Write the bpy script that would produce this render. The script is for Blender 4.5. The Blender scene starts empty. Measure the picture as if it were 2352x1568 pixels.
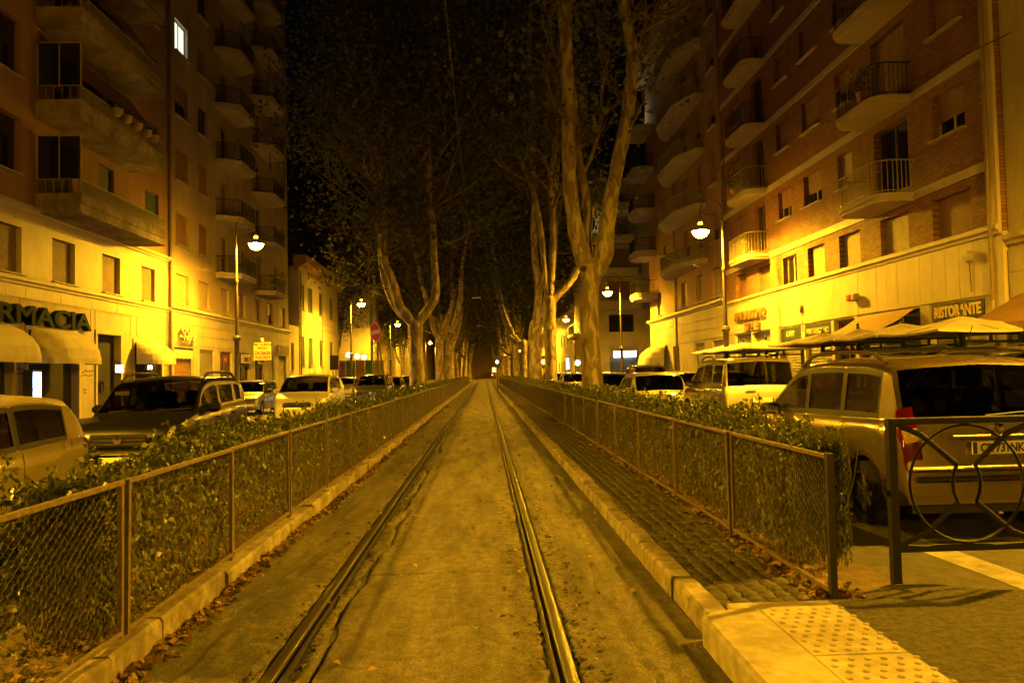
import bpy, math, random
import numpy as np
from mathutils import Vector, Matrix
R = math.radians
SC = bpy.context.scene
COL = SC.collection
rnd = random.Random(7)
nrng = np.random.default_rng(7)

# ------------------------------------------------------------------ camera
FPX, CAMH, ROLL = 1830.0, 1.5, 0.02
_yc = Vector((-64, -73, FPX)).normalized()
_z0 = Vector((-math.sin(ROLL), math.cos(ROLL), 0))
_zc = (_z0 - _z0.dot(_yc) * _yc).normalized()
_xc = _zc.cross(_yc)
if _xc.x < 0: _xc = -_xc
cam_d = bpy.data.cameras.new('camera'); cam = bpy.data.objects.new('camera', cam_d); COL.objects.link(cam)
cam_d.sensor_width = 36; cam_d.lens = 36 * FPX / 2352; cam_d.clip_end = 1500; cam_d.clip_start = 0.05
_r = Vector((_xc.x, _yc.x, _zc.x)); _u = Vector((_xc.y, _yc.y, _zc.y)); _f = Vector((_xc.z, _yc.z, _zc.z))
cam.matrix_world = Matrix(((_r.x, _u.x, -_f.x, 0), (_r.y, _u.y, -_f.y, 0), (_r.z, _u.z, -_f.z, CAMH), (0, 0, 0, 1)))
SC.camera = cam
def ray(u, v): return _r * (u - 1176) - _u * (v - 784) + _f * FPX
def onx(u, v, X):
    k = ray(u, v); t = X / k.x; return Vector((X, k.y * t, CAMH + k.z * t))
def ony(u, v, Y):
    k = ray(u, v); t = Y / k.y; return Vector((k.x * t, Y, CAMH + k.z * t))

# ------------------------------------------------------------------ night sky, exposure
W = bpy.data.worlds.new('World'); SC.world = W; W.use_nodes = True
nt = W.node_tree; nt.nodes.clear()
sky = nt.nodes.new('ShaderNodeTexSky'); sky.sky_type = 'NISHITA'; sky.sun_disc = False
sky.sun_elevation = R(-4); sky.sun_rotation = R(200)
bg = nt.nodes.new('ShaderNodeBackground'); bg.inputs['Strength'].default_value = 0.05
wo = nt.nodes.new('ShaderNodeOutputWorld')
nt.links.new(sky.outputs[0], bg.inputs[0]); nt.links.new(bg.outputs[0], wo.inputs[0])
SC.view_settings.view_transform = 'Standard'; SC.view_settings.look = 'None'
SC.view_settings.exposure = 0.0; SC.view_settings.gamma = 1.0
SC.view_settings.use_curve_mapping = False
SC.render.engine = 'CYCLES'
SC.cycles.use_denoising = True
SC.cycles.max_bounces = 5; SC.cycles.diffuse_bounces = 3; SC.cycles.glossy_bounces = 3
SC.cycles.transparent_max_bounces = 12; SC.cycles.sample_clamp_indirect = 3.0
SC.cycles.caustics_reflective = False; SC.cycles.caustics_refractive = False
SODIUM = (1.0, 0.478, 0.013)
LAMP_W, SPILL_W = 2600.0, 260.0

# ------------------------------------------------------------------ materials
MATS = {}
def _nodes(name):
    m = bpy.data.materials.new(name); m.use_nodes = True
    t = m.node_tree; b = t.nodes['Principled BSDF']; return m, t, b
def mat(name, col, rough=0.8, var=0.25, scale=3.0, bump=0.0, bscale=40.0, metal=0.0, coat=0.0, spec=0.5, stretch=None, detail=6.0, col2=None):
    """procedural surface: two-tone noise colour with an optional relief"""
    if name in MATS: return MATS[name]
    m, t, b = _nodes(name); N = t.nodes; L = t.links
    tc = N.new('ShaderNodeTexCoord'); mp = N.new('ShaderNodeMapping')
    if stretch: mp.inputs['Scale'].default_value = stretch
    geo = N.new('ShaderNodeNewGeometry')
    L.new(geo.outputs['Position'], mp.inputs['Vector'])
    no = N.new('ShaderNodeTexNoise'); no.inputs['Scale'].default_value = scale; no.inputs['Detail'].default_value = detail
    no.inputs['Roughness'].default_value = 0.62
    L.new(mp.outputs[0], no.inputs['Vector'])
    cr = N.new('ShaderNodeValToRGB')
    c2 = col2 if col2 else tuple(min(1, c * (1 + var)) for c in col)
    c1 = tuple(c * (1 - var) for c in col)
    cr.color_ramp.elements[0].position = 0.3; cr.color_ramp.elements[1].position = 0.7
    cr.color_ramp.elements[0].color = (*c1, 1); cr.color_ramp.elements[1].color = (*c2, 1)
    L.new(no.outputs['Fac'], cr.inputs[0]); L.new(cr.outputs[0], b.inputs['Base Color'])
    b.inputs['Roughness'].default_value = rough; b.inputs['Metallic'].default_value = metal
    b.inputs['Coat Weight'].default_value = coat; b.inputs['Coat Roughness'].default_value = 0.05
    b.inputs['Specular IOR Level'].default_value = spec
    if bump:
        n2 = N.new('ShaderNodeTexNoise'); n2.inputs['Scale'].default_value = bscale; n2.inputs['Detail'].default_value = 4
        L.new(mp.outputs[0], n2.inputs['Vector'])
        bp = N.new('ShaderNodeBump'); bp.inputs['Strength'].default_value = bump; bp.inputs['Distance'].default_value = 0.02
        L.new(n2.outputs['Fac'], bp.inputs['Height']); L.new(bp.outputs[0], b.inputs['Normal'])
    MATS[name] = m; return m
def emit(name, col, s):
    if name in MATS: return MATS[name]
    m, t, b = _nodes(name); b.inputs['Base Color'].default_value = (0.5, 0.5, 0.5, 1)
    b.inputs['Emission Color'].default_value = (*col, 1); b.inputs['Emission Strength'].default_value = s
    MATS[name] = m; return m
def glass_car(name='car_glass', tint=0.30):
    if name in MATS: return MATS[name]
    m, t, b = _nodes(name); N = t.nodes; L = t.links
    tr = N.new('ShaderNodeBsdfTransparent'); tr.inputs[0].default_value = (tint, tint, tint * 0.9, 1)
    gl = N.new('ShaderNodeBsdfGlossy'); gl.inputs['Roughness'].default_value = 0.03; gl.inputs[0].default_value = (0.8, 0.8, 0.8, 1)
    lw = N.new('ShaderNodeLayerWeight'); lw.inputs[0].default_value = 0.5
    pw = N.new('ShaderNodeMath'); pw.operation = 'POWER'; pw.inputs[1].default_value = 4.5; L.new(lw.outputs['Facing'], pw.inputs[0])
    fr = N.new('ShaderNodeMath'); fr.operation = 'MULTIPLY_ADD'; fr.inputs[1].default_value = 0.85; fr.inputs[2].default_value = 0.05; L.new(pw.outputs[0], fr.inputs[0])
    mx = N.new('ShaderNodeMixShader'); L.new(fr.outputs[0], mx.inputs[0]); L.new(tr.outputs[0], mx.inputs[1]); L.new(gl.outputs[0], mx.inputs[2])
    L.new(mx.outputs[0], N['Material Output'].inputs[0]); N.remove(b); MATS[name] = m; return m
def brick_mat(name='brick_wall'):
    if name in MATS: return MATS[name]
    m, t, b = _nodes(name); N = t.nodes; L = t.links
    tc = N.new('ShaderNodeTexCoord'); sp = N.new('ShaderNodeSeparateXYZ'); cb = N.new('ShaderNodeCombineXYZ')
    L.new(tc.outputs['Object'], sp.inputs[0]); L.new(sp.outputs[0], cb.inputs[0]); L.new(sp.outputs[2], cb.inputs[1])
    br = N.new('ShaderNodeTexBrick'); br.inputs['Scale'].default_value = 1.0
    br.inputs['Brick Width'].default_value = 0.27; br.inputs['Row Height'].default_value = 0.085
    br.inputs['Mortar Size'].default_value = 0.011; br.inputs['Mortar Smooth'].default_value = 0.3
    br.inputs['Color1'].default_value = (0.33, 0.155, 0.085, 1); br.inputs['Color2'].default_value = (0.22, 0.105, 0.06, 1)
    br.inputs['Mortar'].default_value = (0.12, 0.07, 0.045, 1)
    L.new(cb.outputs[0], br.inputs['Vector'])
    no = N.new('ShaderNodeTexNoise'); no.inputs['Scale'].default_value = 1.3; no.inputs['Detail'].default_value = 5
    L.new(tc.outputs['Object'], no.inputs['Vector'])
    mr = N.new('ShaderNodeMapRange'); mr.inputs[3].default_value = 0.7; mr.inputs[4].default_value = 1.25
    L.new(no.outputs['Fac'], mr.inputs[0])
    mx = N.new('ShaderNodeMix'); mx.data_type = 'RGBA'; mx.blend_type = 'MULTIPLY'; mx.inputs[0].default_value = 1
    L.new(br.outputs['Color'], mx.inputs[6]); L.new(mr.outputs[0], mx.inputs[7]); L.new(mx.outputs[2], b.inputs['Base Color'])
    bp = N.new('ShaderNodeBump'); bp.inputs['Strength'].default_value = 0.9; bp.inputs['Distance'].default_value = 0.03; bp.invert = True
    L.new(br.outputs['Fac'], bp.inputs['Height']); L.new(bp.outputs[0], b.inputs['Normal'])
    b.inputs['Roughness'].default_value = 0.75; MATS[name] = m; return m
def stain_mat(name, col, dark, rough=0.85, scale=0.5, vstretch=0.25, amount=0.55):
    """plaster or stone with vertical water stains and blotches"""
    if name in MATS: return MATS[name]
    m, t, b = _nodes(name); N = t.nodes; L = t.links
    geo = N.new('ShaderNodeNewGeometry'); mp = N.new('ShaderNodeMapping'); mp.inputs['Scale'].default_value = (1, 1, vstretch)
    L.new(geo.outputs['Position'], mp.inputs['Vector'])
    n1 = N.new('ShaderNodeTexNoise'); n1.inputs['Scale'].default_value = scale * 4; n1.inputs['Detail'].default_value = 8; n1.inputs['Roughness'].default_value = 0.65
    n2 = N.new('ShaderNodeTexNoise'); n2.inputs['Scale'].default_value = scale; n2.inputs['Detail'].default_value = 4
    L.new(mp.outputs[0], n1.inputs['Vector']); L.new(geo.outputs['Position'], n2.inputs['Vector'])
    mu = N.new('ShaderNodeMath'); mu.operation = 'MULTIPLY'; L.new(n1.outputs['Fac'], mu.inputs[0]); L.new(n2.outputs['Fac'], mu.inputs[1])
    mr = N.new('ShaderNodeMapRange'); mr.inputs[1].default_value = 0.15; mr.inputs[2].default_value = 0.36; mr.inputs[3].default_value = amount; mr.inputs[4].default_value = 0.0
    L.new(mu.outputs[0], mr.inputs[0])
    mx = N.new('ShaderNodeMix'); mx.data_type = 'RGBA'; L.new(mr.outputs[0], mx.inputs[0])
    mx.inputs[6].default_value = (*col, 1); mx.inputs[7].default_value = (*dark, 1); L.new(mx.outputs[2], b.inputs['Base Color'])
    n3 = N.new('ShaderNodeTexNoise'); n3.inputs['Scale'].default_value = 25; n3.inputs['Detail'].default_value = 5; L.new(geo.outputs['Position'], n3.inputs['Vector'])
    bp = N.new('ShaderNodeBump'); bp.inputs['Strength'].default_value = 0.25; bp.inputs['Distance'].default_value = 0.02
    L.new(n3.outputs['Fac'], bp.inputs['Height']); L.new(bp.outputs[0], b.inputs['Normal'])
    b.inputs['Roughness'].default_value = rough; MATS[name] = m; return m
def leaf_mat(name, c1, c2, rough=0.35, spec=0.5, trans=0.15):
    if name in MATS: return MATS[name]
    m, t, b = _nodes(name); N = t.nodes; L = t.links
    at = N.new('ShaderNodeAttribute'); at.attribute_name = 'tone'; at.attribute_type = 'GEOMETRY'
    mx = N.new('ShaderNodeMix'); mx.data_type = 'RGBA'; mx.inputs[6].default_value = (*c1, 1); mx.inputs[7].default_value = (*c2, 1)
    L.new(at.outputs['Fac'], mx.inputs[0]); L.new(mx.outputs[2], b.inputs['Base Color'])
    b.inputs['Roughness'].default_value = rough; b.inputs['Specular IOR Level'].default_value = spec
    tl = N.new('ShaderNodeBsdfTranslucent'); L.new(mx.outputs[2], tl.inputs[0])
    ms = N.new('ShaderNodeMixShader'); ms.inputs[0].default_value = trans
    L.new(b.outputs[0], ms.inputs[1]); L.new(tl.outputs[0], ms.inputs[2]); L.new(ms.outputs[0], N['Material Output'].inputs[0])
    MATS[name] = m; return m
def bark_mat():
    if 'bark' in MATS: return MATS['bark']
    m, t, b = _nodes('bark'); N = t.nodes; L = t.links
    geo = N.new('ShaderNodeNewGeometry'); mp = N.new('ShaderNodeMapping'); mp.inputs['Scale'].default_value = (1, 1, 0.35); L.new(geo.outputs['Position'], mp.inputs['Vector'])
    vo = N.new('ShaderNodeTexNoise'); vo.inputs['Scale'].default_value = 5; vo.inputs['Detail'].default_value = 6; vo.inputs['Distortion'].default_value = 0.8
    L.new(mp.outputs[0], vo.inputs['Vector'])
    cr = N.new('ShaderNodeValToRGB'); e = cr.color_ramp.elements
    e[0].position = 0.42; e[0].color = (0.135, 0.102, 0.068, 1); e[1].position = 0.56; e[1].color = (0.31, 0.26, 0.185, 1)
    e2 = cr.color_ramp.elements.new(0.50); e2.color = (0.19, 0.15, 0.10, 1)
    L.new(vo.outputs['Fac'], cr.inputs[0]); L.new(cr.outputs[0], b.inputs['Base Color'])
    n2 = N.new('ShaderNodeTexNoise'); n2.inputs['Scale'].default_value = 22; n2.inputs['Detail'].default_value = 5; L.new(mp.outputs[0], n2.inputs['Vector'])
    ad = N.new('ShaderNodeMath'); ad.operation = 'ADD'; L.new(vo.outputs['Fac'], ad.inputs[0])
    m2 = N.new('ShaderNodeMath'); m2.operation = 'MULTIPLY'; m2.inputs[1].default_value = 0.4; L.new(n2.outputs['Fac'], m2.inputs[0]); L.new(m2.outputs[0], ad.inputs[1])
    bp = N.new('ShaderNodeBump'); bp.inputs['Strength'].default_value = 0.8; bp.inputs['Distance'].default_value = 0.06
    L.new(ad.outputs[0], bp.inputs['Height']); L.new(bp.outputs[0], b.inputs['Normal'])
    b.inputs['Roughness'].default_value = 0.85; MATS['bark'] = m; return m

# ------------------------------------------------------------------ mesh builder
class MB:
    def __init__(s): s.v = []; s.f = []
    def add(s, vs, fs):
        o = len(s.v); s.v.extend(vs); s.f.extend([tuple(i + o for i in f) for f in fs]); return s
    def box(s, x0, x1, y0, y1, z0, z1):
        return s.add([(x0, y0, z0), (x1, y0, z0), (x1, y1, z0), (x0, y1, z0), (x0, y0, z1), (x1, y0, z1), (x1, y1, z1), (x0, y1, z1)],
                     [(0, 3, 2, 1), (4, 5, 6, 7), (0, 1, 5, 4), (1, 2, 6, 5), (2, 3, 7, 6), (3, 0, 4, 7)])
    def cbox(s, c, d, b=0.0):
        """bevelled box, centre c, size d"""
        hx, hy, hz = d[0] / 2, d[1] / 2, d[2] / 2
        if b <= 0: return s.box(c[0] - hx, c[0] + hx, c[1] - hy, c[1] + hy, c[2] - hz, c[2] + hz)
        b = min(b, hx * .9, hy * .9, hz * .9)
        P = [(-hx + b, -hy + b), (hx - b, -hy + b), (hx - b, hy - b), (-hx + b, hy - b)]
        O = [(-hx, -hy), (hx, -hy), (hx, hy), (-hx, hy)]
        vs = [(c[0] + x, c[1] + y, c[2] - hz) for x, y in P] + [(c[0] + x, c[1] + y, c[2] - hz + b) for x, y in O] + \
             [(c[0] + x, c[1] + y, c[2] + hz - b) for x, y in O] + [(c[0] + x, c[1] + y, c[2] + hz) for x, y in P]
        fs = [(3, 2, 1, 0), (12, 13, 14, 15)]
        for k in range(3):
            for i in range(4):
                j = (i + 1) % 4; fs.append((4 * k + i, 4 * k + j, 4 * k + 4 + j, 4 * k + 4 + i))
        return s.add(vs, fs)
    def prism(s, poly, a, b, axis='z'):
        n = len(poly)
        def mk(p, h):
            return {'z': (p[0], p[1], h), 'x': (h, p[0], p[1]), 'y': (p[0], h, p[1])}[axis]
        vs = [mk(p, a) for p in poly] + [mk(p, b) for p in poly]
        fs = [tuple(range(n))[::-1], tuple(range(n, 2 * n))] + [(i, (i + 1) % n, n + (i + 1) % n, n + i) for i in range(n)]
        return s.add(vs, fs)
    def tube(s, pts, r, n=8, cap=True, squash=1.0):
        pts = [Vector(p) for p in pts]; m = len(pts)
        rs = r if isinstance(r, (list, tuple)) else [r] * m
        vs = []; up = None
        for i, p in enumerate(pts):
            t = (pts[min(i + 1, m - 1)] - pts[max(i - 1, 0)])
            t = t.normalized() if t.length > 1e-9 else Vector((0, 0, 1))
            if up is None: up = Vector((1, 0, 0)) if abs(t.x) < 0.9 else Vector((0, 1, 0))
            a = (up - up.dot(t) * t).normalized(); up = a; b = t.cross(a)
            for k in range(n):
                w = 2 * math.pi * k / n
                vs.append(tuple(p + a * (rs[i] * math.cos(w)) + b * (rs[i] * math.sin(w) * squash)))
        fs = [(i * n + k, i * n + (k + 1) % n, (i + 1) * n + (k + 1) % n, (i + 1) * n + k) for i in range(m - 1) for k in range(n)]
        if cap: fs += [tuple(range(n))[::-1], tuple(range((m - 1) * n, m * n))]
        return s.add(vs, fs)
    def lathe(s, prof, c=(0, 0, 0), n=16, axis='z', cap=True):
        vs = []
        for (r, h) in prof:
            for k in range(n):
                w = 2 * math.pi * k / n; a, b = r * math.cos(w), r * math.sin(w)
                p = {'z': (a, b, h), 'x': (h, a, b), 'y': (b, h, a)}[axis]
                vs.append((c[0] + p[0], c[1] + p[1], c[2] + p[2]))
        m = len(prof)
        fs = [(i * n + k, i * n + (k + 1) % n, (i + 1) * n + (k + 1) % n, (i + 1) * n + k) for i in range(m - 1) for k in range(n)]
        if cap and prof[0][0] > 1e-6: fs.append(tuple(range(n))[::-1])
        if cap and prof[-1][0] > 1e-6: fs.append(tuple(range((m - 1) * n, m * n)))
        return s.add(vs, fs)
    def grid(s, P):
        """P: rows of points"""
        m, n = len(P), len(P[0])
        return s.add([tuple(p) for r in P for p in r], [(i * n + j, i * n + j + 1, (i + 1) * n + j + 1, (i + 1) * n + j) for i in range(m - 1) for j in range(n - 1)])
    def mesh(s, name, m=None, smooth=False):
        me = bpy.data.meshes.new(name); me.from_pydata(s.v, [], s.f)
        if m: me.materials.append(m)
        if smooth:
            me.polygons.foreach_set('use_smooth', [True] * len(me.polygons))
            if smooth != 'all':
                try: me.set_sharp_from_angle(angle=R(40))
                except Exception: pass
        me.update(); return me
    def build(s, name, m, parent=None, smooth=False, loc=None, **kw):
        return link(name, s.mesh(name, m, smooth), parent, loc, **kw)
def link(name, me, parent=None, loc=None, rz=None, **kw):
    o = bpy.data.objects.new(name, me); COL.objects.link(o)
    if parent: o.parent = parent
    if loc is not None: o.location = loc
    if rz is not None: o.rotation_euler = (0, 0, rz)
    for k, v in kw.items():
        if v is not None: o[k] = v
    return o
def thing(name, label, category, loc=(0, 0, 0), rz=0.0, group=None):
    return link(name, None, None, loc, rz, label=label, category=category, group=group)
def struct(mb, name, m, smooth=False, parent=None, label=None):
    return mb.build(name, m, parent, smooth, kind='structure' if parent is None else None, label=label)
def copy_tree(o, parent=None):
    c = o.copy(); COL.objects.link(c); c.parent = parent
    for ch in o.children: copy_tree(ch, c)
    return c
def text(name, body, size, m, parent, loc, rot, ext=0.02, bold=0.0, align='CENTER', shear=0.0, sx=1.0, fit=None, **kw):
    cu = bpy.data.curves.new(name, 'FONT'); cu.body = body; cu.size = size; cu.extrude = ext; cu.offset = bold
    cu.align_x = align; cu.align_y = 'CENTER'; cu.shear = shear; cu.resolution_u = 4
    cu.materials.append(m)
    tmp = bpy.data.objects.new(name, cu); COL.objects.link(tmp); bpy.context.view_layer.update()
    me = bpy.data.meshes.new_from_object(tmp.evaluated_get(bpy.context.evaluated_depsgraph_get()))
    bpy.data.objects.remove(tmp); bpy.data.curves.remove(cu)
    if not me.materials: me.materials.append(m)
    o = bpy.data.objects.new(name, me); COL.objects.link(o); o.parent = parent; o.location = loc; o.rotation_euler = rot
    if fit:
        xs = [v.co.x for v in me.vertices]; sx = fit / (max(xs) - min(xs))
    o.scale = (sx, 1, 1)
    for k, v in kw.items(): o[k] = v
    return o
def np_mesh(name, V, F, m, smooth=False, tone=None):
    me = bpy.data.meshes.new(name)
    V = np.asarray(V, dtype=np.float32); F = np.asarray(F, dtype=np.int32); k = F.shape[1]
    me.vertices.add(len(V)); me.vertices.foreach_set('co', V.ravel())
    me.loops.add(F.size); me.loops.foreach_set('vertex_index', F.ravel())
    me.polygons.add(len(F)); me.polygons.foreach_set('loop_start', np.arange(len(F)) * k)
    me.polygons.foreach_set('loop_total', np.full(len(F), k))
    me.materials.append(m)
    if tone is not None:
        a = me.attributes.new('tone', 'FLOAT', 'POINT'); a.data.foreach_set('value', np.asarray(tone, dtype=np.float32))
    if smooth: me.polygons.foreach_set('use_smooth', np.ones(len(F), dtype=bool))
    me.update(calc_edges=True); return me
def vnoise(x, y, seed=0):
    """lattice value noise in numpy, 0..1"""
    xi, yi = np.floor(x).astype(np.int64), np.floor(y).astype(np.int64); xf, yf = x - xi, y - yi
    def h(a, b):
        n = (a * 374761393 + b * 668265263 + seed * 1442695041) & 0x7fffffff
        n = ((n ^ (n >> 13)) * 1274126177) & 0x7fffffff
        return ((n ^ (n >> 16)) & 0xffff) / 65535.0
    u, v = xf * xf * (3 - 2 * xf), yf * yf * (3 - 2 * yf)
    return (h(xi, yi) * (1 - u) + h(xi + 1, yi) * u) * (1 - v) + (h(xi, yi + 1) * (1 - u) + h(xi + 1, yi + 1) * u) * v
def fbm(x, y, o=4, seed=0):
    s = 0; a = 0.5
    for k in range(o): s = s + a * vnoise(x * 2 ** k, y * 2 ** k, seed + k); a *= 0.5
    return s
# ================================================================== the setting
M_asph = mat('asphalt', (0.085, 0.078, 0.07), 0.9, 0.35, 2.2, 0.6, 120)
M_road = mat('road_asphalt', (0.05, 0.045, 0.04), 0.85, 0.5, 6, 0.7, 90, detail=9)
M_curb = stain_mat('travertine_kerb', (0.33, 0.29, 0.22), (0.11, 0.085, 0.055), 0.85, 2.5, 1.0, 0.9)
M_soil = mat('bed_soil', (0.09, 0.06, 0.035), 0.95, 0.5, 9, 0.9, 60)
M_cob = mat('basalt_cobble', (0.05, 0.042, 0.033), 0.7, 0.45, 9, 0.5, 60)
M_rail = mat('rail_steel', (0.20, 0.185, 0.165), 0.42, 0.3, 6, 0.15, 90, metal=0.9, stretch=(1, .05, 1))
M_pave = mat('pavement_asphalt', (0.047, 0.040, 0.032), 0.9, 0.75, 22, 1.0, 90, detail=9)
M_paint = mat('road_paint', (0.2, 0.18, 0.15), 0.8, 0.45, 7)
M_iron = mat('rusty_fence_iron', (0.125, 0.092, 0.058), 0.6, 0.4, 18, 0.3, 70)
M_wire = mat('wire', (0.10, 0.078, 0.05), 0.6, 0.3, 20)
M_leaf = leaf_mat('hedge_leaf', (0.032, 0.042, 0.010), (0.135, 0.14, 0.038), 0.40, 0.4, 0.18)
M_twig = mat('twig', (0.1, 0.07, 0.04), 0.9, 0.3, 20)
M_dead = leaf_mat('dead_leaf', (0.12, 0.07, 0.025), (0.34, 0.22, 0.09), 0.7, 0.3, 0.1)

struct(MB().add([(-600, -200, -.03), (600, -200, -.03), (600, 1200, -.03), (-600, 1200, -.03)], [(0, 1, 2, 3)]), 'ground', M_road)
struct(MB().box(-11.4, -2.78, -40, 420, -.2, 0.0), 'road', M_road)
struct(MB().box(2.68, 8.7, -40, 420, -.2, 0.0), 'road', M_road)
struct(MB().box(-15.2, -11.55, -40, 420, -.2, .14), 'pavement', M_pave)
struct(MB().box(8.86, 12.7, -40, 420, -.2, .14), 'pavement', M_pave)
struct(MB().box(-2.75, -2.02, 1.0, 118, -.2, .09), 'planting_bed', M_soil)
struct(MB().box(2.03, 2.65, 4.75, 118, -.2, .09), 'planting_bed', M_soil)

# tram bed with worn, cracked asphalt; rails let into it
RX = (-1.09, 0.38)
def bed_h(x, y):
    h = 0.010 * (fbm(x * 3, y * 1.2, 4, 3) - .5) + 0.004 * (fbm(x * 25, y * 25, 2, 9) - .5)
    # trampled, crumbling strips beside both rails
    for k, xr in enumerate(RX):
        wob = 0.05 * (fbm(y * 1.7 + 10 * k, y * 0 + 3.3, 3, 20 + k) - .5)
        d = np.abs(x - xr)
        rough = np.clip(1 - (d - .07 - wob) / (.22 if k else .12), 0, 1) * (d > .05)
        h = h - rough * (0.012 + 0.075 * (fbm(x * 22, y * 16, 3, 31 + k) - .35))
        h = np.where(d < .062, -.05, h)
    # the open crack that follows the left rail on its inner side
    cx = RX[0] + .17 + 0.16 * (fbm(y * 1.1, y * 0 + 7, 4, 41) - .5) + .02 * (y - 4) * (y < 9) * .6 * (vnoise(y * .5, y * 0, 5) > .3)
    wd = 0.012 + 0.03 * np.clip(fbm(y * 2.3, y * 0 + 1, 3, 43) - .42, 0, 1) * 3
    h = h - 0.045 * np.exp(-((x - cx) / wd) ** 2) * (vnoise(y * .8, y * 0 + 2, 51) > .15)
    # crack between right rail and kerb
    cx = RX[1] + .42 + 0.2 * (fbm(y * 1.6, y * 0 + 17, 4, 61) - .5)
    h = h - 0.03 * np.exp(-((x - cx) / .014) ** 2) * (vnoise(y * .6, y * 0 + 9, 62) > .45)
    # patched ridges right of the rail
    h = h + 0.014 * np.clip((np.sin((x - .5) * 15 + 1.1 * fbm(x * 5, y * 1.5, 4, 70)) - .55) * 9, 0, 1) * (x > .62) * (fbm(x * 4, y * 1.2, 3, 71) > .42)
    h = h + 0.02 * np.clip((fbm(x * 6, y * 1.5, 4, 81) - .5) * 6, 0, 1) * (x < RX[0] - .12) * (x > -1.75)
    # transverse joints
    for yj in (6.1, 9.3, 13.0, 15.4, 17.9, 20.2, 24.6, 26.0, 31.0):
        h = h - 0.02 * np.exp(-((y - yj - .08 * (fbm(x * 3, x * 0 + yj, 3, 77) - .5)) / .014) ** 2) * (np.abs(x + .35) < .75)
    return h
def bed_grid(xs, ys, name, parent=None):
    X, Y = np.meshgrid(xs, ys); Z = bed_h(X, Y)
    V = np.stack([X, Y, Z], -1).reshape(-1, 3); n = len(xs); m = len(ys)
    i = (np.arange(m - 1)[:, None] * n + np.arange(n - 1)[None]).ravel()
    F = np.stack([i, i + 1, i + n + 1, i + n], -1)
    me = np_mesh(name, V, F, M_bed, True)
    return link(name, me, parent)
def bed_mat():
    m, t, b = _nodes('tram_bed'); N = t.nodes; L = t.links
    geo = N.new('ShaderNodeNewGeometry')
    n1 = N.new('ShaderNodeTexNoise'); n1.inputs['Scale'].default_value = 75; n1.inputs['Detail'].default_value = 4; n1.inputs['Roughness'].default_value = .7
    mp = N.new('ShaderNodeMapping'); mp.inputs['Scale'].default_value = (2.2, .35, 1); L.new(geo.outputs['Position'], mp.inputs['Vector'])
    n2 = N.new('ShaderNodeTexNoise'); n2.inputs['Scale'].default_value = 1.7; n2.inputs['Detail'].default_value = 6; n2.inputs['Roughness'].default_value = .65
    L.new(geo.outputs['Position'], n1.inputs['Vector']); L.new(mp.outputs[0], n2.inputs['Vector'])
    cr = N.new('ShaderNodeValToRGB'); e = cr.color_ramp.elements
    e[0].position = .33; e[0].color = (.045, .039, .031, 1); e[1].position = .68; e[1].color = (.145, .127, .10, 1)
    L.new(n2.outputs['Fac'], cr.inputs[0])
    mr = N.new('ShaderNodeMapRange'); mr.inputs[1].default_value = .3; mr.inputs[2].default_value = .7; mr.inputs[3].default_value = .3; mr.inputs[4].default_value = 1.75
    L.new(n1.outputs['Fac'], mr.inputs[0])
    mx = N.new('ShaderNodeMix'); mx.data_type = 'RGBA'; mx.blend_type = 'MULTIPLY'; mx.inputs[0].default_value = 1
    L.new(cr.outputs[0], mx.inputs[6]); L.new(mr.outputs[0], mx.inputs[7])
    n3 = N.new('ShaderNodeTexNoise'); n3.inputs['Scale'].default_value = 11; n3.inputs['Detail'].default_value = 9; n3.inputs['Roughness'].default_value = .8; n3.inputs['Distortion'].default_value = .6
    L.new(geo.outputs['Position'], n3.inputs['Vector'])
    m3 = N.new('ShaderNodeMapRange'); m3.inputs[1].default_value = .38; m3.inputs[2].default_value = .64; m3.inputs[3].default_value = .62; m3.inputs[4].default_value = 1.4; L.new(n3.outputs['Fac'], m3.inputs[0])
    x3 = N.new('ShaderNodeMix'); x3.data_type = 'RGBA'; x3.blend_type = 'MULTIPLY'; x3.inputs[0].default_value = 1
    L.new(mx.outputs[2], x3.inputs[6]); L.new(m3.outputs[0], x3.inputs[7]); L.new(x3.outputs[2], b.inputs['Base Color'])
    bp = N.new('ShaderNodeBump'); bp.inputs['Strength'].default_value = .9; bp.inputs['Distance'].default_value = .006
    L.new(n1.outputs['Fac'], bp.inputs['Height']); L.new(bp.outputs[0], b.inputs['Normal'])
    b.inputs['Roughness'].default_value = .9; return m
M_bed = bed_mat()
TR = link('tram_track', None, kind='structure')
bed_grid(np.arange(-1.86, 1.215, .02), np.concatenate([np.arange(1.5, 9, .022), np.arange(9, 18, .045), np.arange(18, 45, .12)]), 'track_bed', TR)
bed_grid(np.arange(-1.86, 1.215, .06), np.concatenate([np.arange(-20, 1.52, .25)]), 'track_bed', TR)
bed_grid(np.arange(-1.86, 1.215, .06), np.concatenate([np.arange(44.88, 150, .5), np.arange(150, 420, 4)]), 'track_bed', TR)
for k, xr in enumerate(RX):
    s = 1 if k == 0 else -1          # groove on the inner side
    P = [(-.052, -.06), (-.052, .001), (-.046, .006), (.006, .006), (.012, .001), (.014, -.036), (.040, -.036), (.043, .000), (.047, .003), (.060, .002), (.062, -.06)]
    ys = [-20, 2.6, 2.6001, 8.9, 8.901, 21, 60, 420]
    mb = MB()
    mb.grid([[(xr + s * px, y, pz + .002) for px, pz in P] for y in ys])
    mb.build('rail', M_rail, TR, True)

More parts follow.
